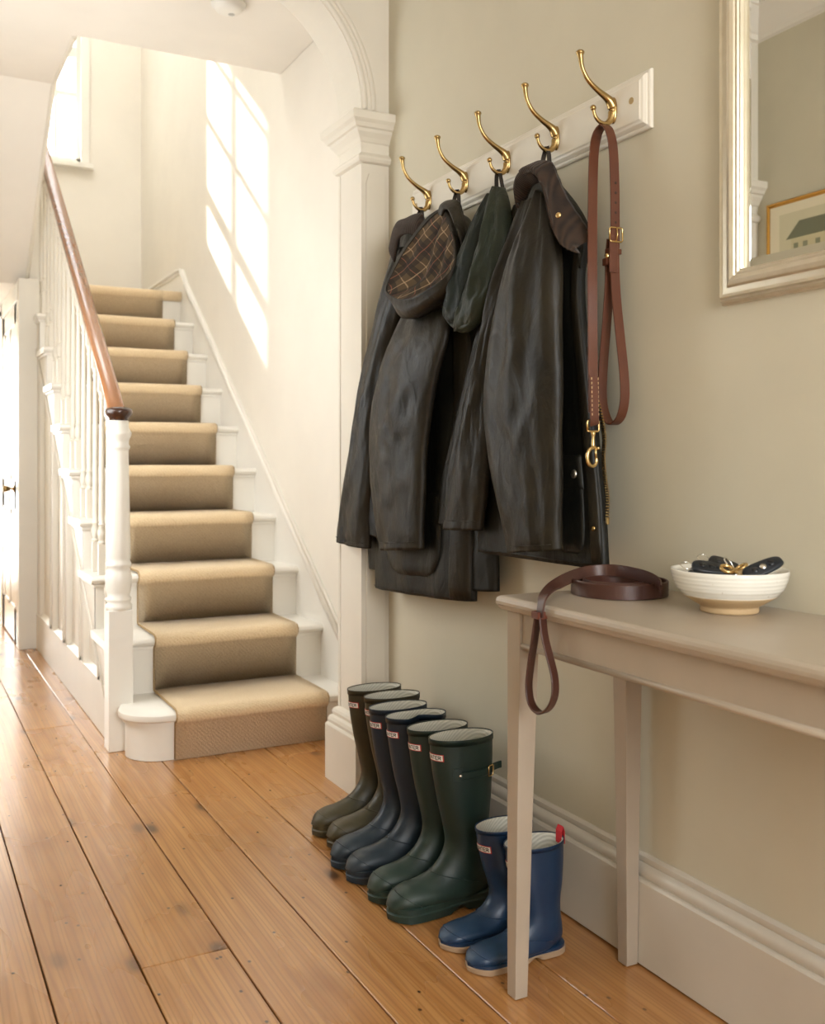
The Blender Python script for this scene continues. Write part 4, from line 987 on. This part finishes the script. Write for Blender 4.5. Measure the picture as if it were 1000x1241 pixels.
LOOPM = plain('dark_hanger_tape', srgb(36, 30, 26), .8, bump=.2)

class Loft:
    """hanging cloth tube: ribs (left point, right point, depth X, half thickness) from top to hem, with soft folds"""
    def __init__(s, ribs, folds=(), wr=.004, seed=0, rows=64, seg=72, sq=.85, lift=0.0):
        n = len(ribs)
        Lp = spline([W(r[0], r[1], r[4]) for r in ribs], rows); Rp = spline([W(r[2], r[3], r[4]) for r in ribs], rows)
        T = [v[0] for v in spline([(r[5], 0) for r in ribs], rows)]
        s.Lp, s.Rp, s.T, s.folds, s.wr, s.seed, s.rows, s.seg, s.sq = Lp, Rp, T, folds, wr, seed, rows, seg, sq
        s.R = [[s.pt(2*PI*j/seg, i/(rows-1)) for j in range(seg)] for i in range(rows)]
    def disp(s, u, v, front):
        d = 0.0
        for u0, u1, amp, w, v0, v1 in s.folds:
            if v < v0-.05 or v > v1+.05: continue
            k = min(1.0, (v-v0+.05)/.10, (v1+.05-v)/.10); uc = lerp(u0, u1, (v-v0)/max(v1-v0, 1e-3))+.05*math.sin(v*9+s.seed+u0*5)
            e = (u-uc)/w; d += amp*max(0, k)*math.exp(-e*e)
        p = (u*2.2+s.seed*3.1, v*5.0, s.seed*1.7+(0 if front else 9))
        d += s.wr*(noise.noise(p)*1.3+.55*(1-2*abs(noise.noise((u*4.4+v*4+s.seed, v*8-u*3, s.seed))))+.3*noise.noise((u*9, v*16, s.seed)))
        return d
    def pt(s, th, v, off=0.0):
        f = v*(s.rows-1); i = min(int(f), s.rows-2); t = f-i
        A = s.Lp[i].lerp(s.Lp[i+1], t); B = s.Rp[i].lerp(s.Rp[i+1], t); T = lerp(s.T[i], s.T[i+1], t)
        c, sn = math.cos(th), math.sin(th); u = math.copysign(abs(c)**s.sq, c); w = math.copysign(abs(sn)**s.sq, sn)
        edge = max(0.0, 1-abs(u))**.5
        d = s.disp(u, v, w < 0)*edge
        P = (A+B)/2+(B-A)/2*u
        P.x += T*w*(1.0 if w < 0 else .75)+(-d if w < 0 else d*.5)-(off if w < 0 else 0)
        ed = .5*(s.wr*1.4*noise.noise((v*7, s.seed*2+u*.1, 3.3)))
        P.y += ed*(u if abs(u) > .8 else 0)
        return P
    def front(s, u, v, off=.003):
        th = -math.acos(max(-1, min(1, math.copysign(abs(u)**(1/s.sq), u))))
        return s.pt(th, v, off)
    def build(s, name, mat, parent, hollow=True):
        m = MB(); R = list(s.R)
        if hollow:
            last = R[-1]; c = sum(last, Vector())/len(last); inn = [c+(p-c)*.93+Vector((0, 0, .001)) for p in last]; inn2 = [c+(p-c)*.90+Vector((0, 0, .06)) for p in last]
            R += [inn, inn2]
        m.rings(R, True, True); return m.build(name, mat, parent, smooth=True)
    def patch(s, name, mat, parent, u0, u1, v0, v1, off=.006, round_=0.0, n=14, mt=14, both=True):
        """a stitched-on piece lying on the front of the cloth, its lower corners rounded"""
        V = []; F = []
        for k in range(2):
            for i in range(n+1):
                for j in range(mt+1):
                    a, b = i/n, j/mt; u = lerp(u0, u1, a); v = lerp(v0, v1, b)
                    if round_ and b > 1-round_:
                        q = (b-(1-round_))/round_; sh = (1-math.sqrt(max(0, 1-q*q)))*round_*(v1-v0)*2.2
                        # pull the side edges in towards the middle near the bottom
                        um = (u0+u1)/2; u = um+(u-um)*(1-.5*(1-math.sqrt(max(0, 1-q*q))))
                    e = min(a, 1-a, b, 1-b)
                    o_ = (off*min(1, .35+e*14)) if k else off*.2
                    V.append(s.front(u, v, o_))
        st = (n+1)*(mt+1)
        for i in range(n):
            for j in range(mt):
                a = i*(mt+1)+j; F.append((st+a, st+a+mt+1, st+a+mt+2, st+a+1))
        bd = [i*(mt+1) for i in range(n+1)]+[n*(mt+1)+j for j in range(1, mt+1)]+[i*(mt+1)+mt for i in range(n-1, -1, -1)]+[j for j in range(mt-1, 0, -1)]
        for p, q in zip(bd, bd[1:]+bd[:1]): F.append((p, q, st+q, st+p))
        return mesh_obj(name, V, F, mat, parent, smooth=True)
def sheet(name, A, B, mat, parent, bulge=.012, th=.005, n=40, mrow=12, ripple=.0):
    """curved cloth piece between two edges, given as (px, py, X)"""
    a = spline([W(*p) for p in A], n); b = spline([W(*p) for p in B], n); V = []; F = []
    for k in range(2):
        for i in range(n):
            for j in range(mrow+1):
                t = j/mrow; p = a[i].lerp(b[i], t); p.x -= bulge*math.sin(PI*t)+ripple*noise.noise((i*.3, t*3, 1.0))-(th if k else 0)
                if k:
                    p.y += 0
                V.append(p)
    c = mrow+1; st = n*c
    for i in range(n-1):
        for j in range(mrow):
            q = i*c+j; F.append((q, q+1, q+c+1, q+c)); F.append((st+q, st+q+c, st+q+c+1, st+q+1))
        for j in (0, mrow): q = i*c+j; F.append((q, q+c, st+q+c, st+q))
    for i in (0, n-1):
        for j in range(mrow): q = i*c+j; F.append((q, q+1, st+q+1, st+q))
    return mesh_obj(name, V, F, mat, parent, smooth=True)
def hanger(parent, hy, p_end, w=.011):
    top = Vector((XB-.030, hy, HOOK_Z-.029))
    e = p_end
    pts = [e+Vector((-.004, .010, 0)), top+Vector((-.001, .008, -.012)), top+Vector((0, .0, .003)), top+Vector((0, -.008, -.012)), e+Vector((.004, -.008, -.004))]
    MB().ribbon(spline(pts, 26), (1, -.1, 0), w, .002).build('hanging_loop', LOOPM, parent, smooth=False)
def snap(parent, p, n, r, mat, name='snap_fastener'):
    MB().lathe([(r, 0), (r, .0015), (r*.8, .0035), (r*.3, .0045), (.0005, .0046)], p, 18, n).build(name, mat, parent, smooth=True)
NRM = (-1, -.15, .05)

# --- jacket nearest the lead: corduroy collar, sleeve in front, pocket, zip
j4 = thing('waxed_jacket', W(660, 560, 1.40), 'waxed jacket with corduroy collar, snapped pocket and brass zip, nearest the hanging lead', 'jacket', 'waxed jackets on the coat hooks')
b4 = Loft([(650, 214, 668, 212, 1.392, .020), (634, 250, 696, 246, 1.382, .024), (622, 290, 713, 283, 1.378, .024), (612, 345, 707, 338, 1.378, .022), (600, 420, 712, 412, 1.378, .022), (590, 520, 723, 515, 1.378, .022), (584, 605, 732, 600, 1.378, .022), (582, 668, 737, 690, 1.378, .022)],
          [(.35, .25, .008, .10, .18, .95), (.62, .60, .007, .07, .2, .72), (.78, .76, .005, .05, .15, .72), (-.5, -.7, .016, .12, .2, 1.0), (.92, .9, .004, .06, .3, 1)], .004, 4, sq=.5)
b4.build('jacket_body', WAX_D, j4)
s4 = Loft([(652, 230, 668, 236, 1.335, .018), (638, 275, 675, 275, 1.318, .030), (620, 325, 678, 320, 1.306, .036), (606, 380, 679, 378, 1.30, .038), (595, 435, 680, 435, 1.298, .038), (590, 490, 680, 490, 1.298, .037), (594, 545, 680, 545, 1.30, .036), (604, 598, 680, 598, 1.302, .034), (613, 638, 680, 636, 1.304, .032), (619, 670, 680, 667, 1.306, .030)],
          [(-.75, -.55, .008, .14, .1, .9), (-.2, .1, .006, .16, .05, .6), (.5, .6, -.005, .16, .2, .9), (.3, -.4, .007, .12, .40, .58), (.6, -.1, .007, .12, .55, .72), (.2, -.6, .006, .10, .72, .88)], .0085, 11)
s4.build('near_sleeve', WAX_B, j4)
f4 = Loft([(634, 246, 652, 240, 1.352, .014), (612, 305, 642, 300, 1.342, .022), (596, 365, 620, 360, 1.335, .026), (585, 425, 604, 428, 1.33, .028), (572, 480, 597, 488, 1.328, .030), (559, 540, 595, 545, 1.325, .030), (548, 592, 590, 596, 1.325, .030), (540, 641, 584, 643, 1.325, .028)],
          [(-.2, .1, .008, .3, .1, .9), (.5, -.3, .006, .2, .5, .75)], .007, 21)
f4.build('far_sleeve', WAX_B, j4)
e4 = Loft([(624, 250, 636, 245, 1.375, .010), (601, 310, 617, 310, 1.368, .013), (587, 370, 602, 372, 1.362, .015), (574, 430, 590, 432, 1.36, .016), (560, 490, 578, 494, 1.358, .017), (547, 542, 568, 546, 1.358, .018), (536, 592, 558, 596, 1.358, .018), (531, 634, 556, 640, 1.358, .017)], [(0, .2, .005, .4, .1, .9)], .004, 31)
e4.build('front_facing', WAX_B, j4)
# collar: outer leaf falling to the right, underside on the left
sheet('collar_leaf', [(636, 205, 1.352), (648, 196, 1.350), (660, 194, 1.352), (669, 200, 1.355), (679, 226, 1.36), (694, 253, 1.362), (709, 276, 1.362), (712, 292, 1.36)],
      [(634, 211, 1.305), (643, 209, 1.298), (652, 217, 1.292), (659, 236, 1.286), (664, 258, 1.282), (670, 280, 1.28), (682, 299, 1.282), (699, 307, 1.295)], CORD, j4, .016, .008, 60, 14, .004)
sheet('collar_stand', [(648, 206, 1.315), (636, 204, 1.312), (626, 212, 1.318), (622, 226, 1.322), (624, 240, 1.326), (628, 252, 1.33)], [(654, 220, 1.34), (645, 224, 1.345), (640, 232, 1.345), (637, 240, 1.345), (634, 246, 1.345), (631, 253, 1.345)], CORD, j4, .010, .006, 36, 8)
sheet('collar_back', [(706, 272, 1.365), (712, 284, 1.372), (712, 300, 1.38), (706, 325, 1.385)], [(690, 262, 1.35), (696, 290, 1.35), (700, 305, 1.35), (702, 325, 1.36)], WAX_D, j4, .006, .006, 20, 6)
snap(j4, W(677, 261, 1.268), (-.9, -.4, .1), .0065, BRASS_B, 'collar_snap')
hanger(j4, HOOK_Y[1], W(662, 198, 1.36))
pk = b4.patch('patch_pocket', WAX_D, j4, .40, .82, .80, .965, .005, .35)
fp = b4.patch('pocket_flap', WAX_D, j4, .39, .84, .772, .845, .009, .0)
snap(fp, b4.front(.75, .812, .0095), NRM, .0098, plain('silver_snap', (.72, .70, .66, 1), .3, 1.0))
pl = b4.patch('front_placket', WAX_B, j4, .88, .985, .18, .995, .003)
for v in (.775, .915): snap(pl, b4.front(.935, v, .004), NRM, .0062, BRASS)
zp = [W(713, 420, 1.376), W(720, 470, 1.374), W(728, 505, 1.372), W(732, 530, 1.371), W(731, 555, 1.370), W(733, 580, 1.370), W(736, 605, 1.370), W(735, 632, 1.370)]
Z = spline(zp, 60); MB().ribbon(Z, (.3, -1, 0), .010, .0025).build('zip_tape', WAX_B, j4)
m = MB()
for k in range(6, 58):
    p = Z[k]; m.box(p.x-.004, p.x+.001, p.y-.0085, p.y-.001, p.z-.0014, p.z+.0014)
m.build('zip_teeth', BRASS, j4); MB().box(Z[-1].x-.003, Z[-1].x+.002, Z[-1].y-.008, Z[-1].y-.001, Z[-1].z-.006, Z[-1].z+.008).build('zip_pin', BRASS_B, j4, bevel=.0006)
hm = [b4.front(-.95+1.9*k/40, .985, .0022) for k in range(41)]
MB().tube(hm, .0012, 5).build('hem_seam', WAX_D, j4, smooth=True)
MB().tube([s4.front(-.9+1.8*k/24, .965, .002) for k in range(25)], .0011, 5).build('cuff_seam', WAX_B, j4, smooth=True)
MB().tube([f4.front(-.9+1.8*k/16, .955, .0015) for k in range(17)], .0011, 5).build('cuff_seam', WAX_B, j4, smooth=True)

# --- padded green hooded jacket, mostly hidden
j3 = thing('hooded_jacket', W(590, 560, 1.42), 'dark jacket with padded moss green hood between the two waxed jackets', 'jacket')
b3 = Loft([(596, 235, 612, 232, 1.425, .012), (574, 320, 612, 310, 1.42, .024), (556, 420, 604, 400, 1.42, .028), (548, 540, 598, 540, 1.42, .028), (552, 640, 602, 640, 1.42, .028), (568, 714, 604, 717, 1.42, .026)], [(0, 0, .008, .3, .1, .9)], .004, 41)
b3.build('jacket_body', WAX_D, j3)
h3 = Loft([(599, 226, 611, 227, 1.372, .012), (595, 250, 616, 252, 1.352, .026), (588, 290, 618, 292, 1.338, .034), (577, 330, 610, 330, 1.33, .036), (566, 362, 597, 360, 1.325, .034), (556, 388, 582, 388, 1.322, .028), (553, 402, 570, 402, 1.324, .014)],
          [(-.3, .2, .008, .2, .2, .7), (.3, -.3, .008, .16, .3, .6), (.2, -.5, .007, .14, .5, .8), (.6, .1, .006, .14, .35, .7)], .007, 47)
h3.build('hood', WAX_G, j3)
h3b = Loft([(592, 236, 600, 234, 1.37, .010), (576, 270, 594, 270, 1.35, .022), (562, 305, 585, 306, 1.335, .028), (551, 338, 578, 338, 1.325, .030), (544, 364, 573, 366, 1.318, .028), (541, 382, 567, 386, 1.316, .022), (546, 393, 562, 396, 1.318, .012)],
          [(.3, .0, .007, .2, .2, .8), (-.3, .2, .007, .2, .4, .9), (0, -.5, .006, .14, .5, .7)], .006, 53)
h3b.build('hood_lining', WAX_T, j3)
sheet('hood_rim', [(540, 374, 1.312), (543, 384, 1.306), (553, 392, 1.303), (566, 390, 1.305), (578, 376, 1.312), (586, 356, 1.32)], [(541, 381, 1.325), (545, 393, 1.32), (557, 403, 1.316), (570, 401, 1.318), (584, 386, 1.325), (592, 362, 1.33)], WAX_G, j3, .008, .006, 40, 8)
hanger(j3, HOOK_Y[2], W(606, 228, 1.385))

# --- jacket with tartan lined hood
j2 = thing('waxed_jacket', W(520, 560, 1.40), 'waxed jacket whose hood hangs open showing brown tartan lining', 'jacket', 'waxed jackets on the coat hooks')
b2 = Loft([(540, 256, 560, 256, 1.42, .016), (516, 310, 566, 305, 1.41, .032), (500, 370, 574, 362, 1.405, .040), (482, 440, 578, 436, 1.40, .044), (468, 520, 580, 520, 1.40, .044), (462, 600, 579, 604, 1.40, .044), (458, 662, 578, 672, 1.40, .044), (458, 711, 577, 729, 1.40, .042)],
          [(.1, .0, .012, .14, .3, 1), (.55, .6, .014, .12, .3, 1), (-.55, -.6, .010, .14, .4, 1), (.88, .9, .012, .08, .5, 1)], .0045, 61)
b2.build('jacket_body', WAX_D, j2)
s2 = Loft([(518, 325, 548, 322, 1.375, .010), (500, 362, 549, 360, 1.350, .018), (482, 402, 543, 402, 1.322, .032), (465, 448, 531, 450, 1.307, .038), (453, 505, 521, 508, 1.305, .038), (452, 560, 515, 562, 1.307, .036), (456, 612, 513, 614, 1.31, .034), (464, 667, 512, 666, 1.312, .030)],
          [(-.7, -.5, .010, .12, .0, .5), (-.1, .3, .007, .2, .05, .6), (.4, -.5, .008, .12, .30, .5), (.5, -.3, .007, .12, .48, .66), (.4, -.5, .007, .12, .62, .78), (.2, -.6, .006, .10, .78, .92)], .0085, 67)
s2.build('near_sleeve', WAX_B, j2)
s2b = Loft([(486, 420, 498, 425, 1.362, .012), (466, 480, 482, 484, 1.36, .016), (451, 545, 470, 548, 1.358, .018), (442, 598, 464, 602, 1.356, .019), (437, 640, 462, 652, 1.355, .018)], [(0, .2, .004, .3, .1, .9)], .004, 71)
s2b.build('far_sleeve', WAX_B, j2)
b2.patch('patch_pocket', WAX_D, j2, -.48, .62, .70, .925, .010, .35)
pl2 = b2.patch('front_placket', WAX_B, j2, .74, .985, .3, .998, .008)
MB().tube([b2.front(-.95+1.9*k/40, .985, .0022) for k in range(41)], .0012, 5).build('hem_seam', WAX_D, j2, smooth=True)
MB().tube([s2.front(-.9+1.8*k/24, .965, .002) for k in range(25)], .0011, 5).build('cuff_seam', WAX_B, j2, smooth=True)
# hood opening
OP = [(537, 256, 1.335), (546, 275, 1.322), (552, 300, 1.305), (550, 322, 1.29), (538, 338, 1.272), (520, 350, 1.258), (503, 360, 1.248), (487, 363, 1.244), (474, 358, 1.245), (469, 349, 1.250), (477, 330, 1.265), (490, 306, 1.285), (506, 284, 1.305), (522, 265, 1.325)]
def closed(pts, n):
    P = [Vector(p) for p in pts]; m_ = len(P); out = []
    for i in range(n):
        t = i*m_/n; k = int(t); u = t-k; p0, p1, p2, p3 = P[(k-1) % m_], P[k % m_], P[(k+1) % m_], P[(k+2) % m_]
        out.append(0.5*((2*p1)+(p2-p0)*u+(2*p0-5*p1+4*p2-p3)*u*u+(3*p1-p0-3*p2+p3)*u**3))
    return out
def hood(parent, OP, outer, shell_mat, lin_mat, depth, pleat, seed):
    N = 72; op = closed([W(*p) for p in OP], N); ou = closed([W(*p) for p in outer], N)
    c = sum(op, Vector())/N; c.x += depth
    rings = []
    for k in range(12):
        t = k/11; r = []
        for i, p in enumerate(op):
            q = p.lerp(c, t**1.15); prof = math.sin(min(1, t*1.25)*PI/2)
            # depth grows quickly behind the rim, and pleats run from the neck towards the face edge
            base = p.x+(c.x-p.x)*prof
            d = (q-op[0]); axis = (op[N*8//14]-op[0]).normalized(); across = d-axis*d.dot(axis)
            pl_ = pleat*math.sin(across.y*105+seed)*min(1, t*3)*(1-t*.3)
            q.x = base+pl_+.004*noise.noise((q.y*30, q.z*30, seed)); r.append(q)
        rings.append(r)
    m_ = MB(); m_.rings(rings, False, True); m_.build('hood_lining', lin_mat, parent, smooth=True)
    back = [p+Vector((depth+.030, 0, 0))+(c-p)*Vector((0, .12, .12)) if False else Vector((p.x+depth+.030, lerp(p.y, c.y, .10), lerp(p.z, c.z, .10))) for p in ou]
    back2 = [Vector((p.x+.006, lerp(p.y, c.y, .5), lerp(p.z, c.z, .5))) for p in back]
    lip = [p+Vector((-.003, 0, .0)) for p in op]; lip2 = [p+Vector((.002, 0, 0))+(p-c).normalized()*.003 for p in op]
    mid = [a.lerp(b, .5)+Vector((-.006, 0, 0)) for a, b in zip(lip2, ou)]
    m_ = MB(); m_.rings([op, lip, lip2, mid, ou, [a.lerp(b, .4)+(a-c).normalized()*.006 for a, b in zip(ou, back)], back, back2], False, True); m_.build('hood_shell', shell_mat, parent, smooth=True)
hood(j2, OP, [(540, 252, 1.345), (551, 272, 1.335), (558, 300, 1.325), (556, 326, 1.308), (545, 348, 1.288), (527, 364, 1.272), (506, 379, 1.262), (488, 386, 1.258), (475, 368, 1.256), (467, 350, 1.258), (475, 327, 1.275), (488, 303, 1.295), (503, 281, 1.315), (520, 261, 1.335)], WAX_B, PLAID, .040, .009, 2.0)
sheet('collar_leaf', [(533, 256, 1.362), (536, 246, 1.356), (545, 242, 1.352), (555, 244, 1.354), (560, 262, 1.355), (566, 288, 1.352)], [(535, 262, 1.33), (538, 254, 1.325), (543, 255, 1.322), (549, 268, 1.315), (555, 284, 1.308), (560, 298, 1.31)], WAX_B, j2, .010, .006, 40, 8)
hanger(j2, HOOK_Y[3], W(553, 246, 1.372))

# --- jacket beside the arch
j1 = thing('waxed_jacket', W(470, 560, 1.41), 'waxed jacket with turned-up collar beside the arch pier, furthest along the rack', 'jacket', 'waxed jackets on the coat hooks')
b1 = Loft([(490, 270, 512, 268, 1.425, .014), (477, 310, 520, 305, 1.42, .028), (466, 370, 522, 365, 1.415, .034), (456, 440, 512, 440, 1.415, .034), (448, 530, 505, 530, 1.415, .034), (446, 610, 500, 612, 1.415, .034), (451, 688, 492, 694, 1.415, .032)], [(.0, -.2, .010, .2, .2, .9), (-.5, -.5, .008, .15, .2, .9)], .0045, 81)
b1.build('jacket_body', WAX_D, j1)
s1 = Loft([(479, 300, 500, 300, 1.372, .016), (468, 350, 494, 350, 1.356, .026), (456, 400, 480, 405, 1.348, .030), (442, 460, 468, 465, 1.343, .032), (432, 520, 459, 522, 1.34, .033), (423, 575, 453, 578, 1.338, .033), (415, 622, 449, 628, 1.338, .032), (411, 655, 448, 665, 1.338, .030)],
          [(-.3, .1, .008, .25, .1, .6), (.4, -.4, .007, .14, .45, .62), (.3, -.5, .007, .12, .65, .80), (.5, .6, .006, .2, .1, .9)], .008, 87)
s1.build('near_sleeve', WAX_B, j1)
MB().tube([s1.front(-.9+1.8*k/24, .965, .002) for k in range(25)], .0011, 5).build('cuff_seam', WAX_B, j1, smooth=True)
sheet('collar_leaf', [(474, 290, 1.36), (480, 270, 1.372), (492, 264, 1.38), (503, 259, 1.385), (511, 260, 1.388), (516, 278, 1.385)], [(477, 318, 1.335), (482, 290, 1.335), (492, 283, 1.335), (502, 286, 1.34), (510, 290, 1.345), (515, 292, 1.352)], CORD, j1, .012, .006, 40, 10)
sheet('collar_stand', [(474, 290, 1.35), (473, 305, 1.352), (475, 318, 1.355), (478, 326, 1.36)], [(484, 284, 1.365), (482, 300, 1.37), (481, 315, 1.37), (480, 328, 1.37)], WAX_D, j1, .006, .005, 20, 6)
hanger(j1, HOOK_Y[4], W(509, 262, 1.395))
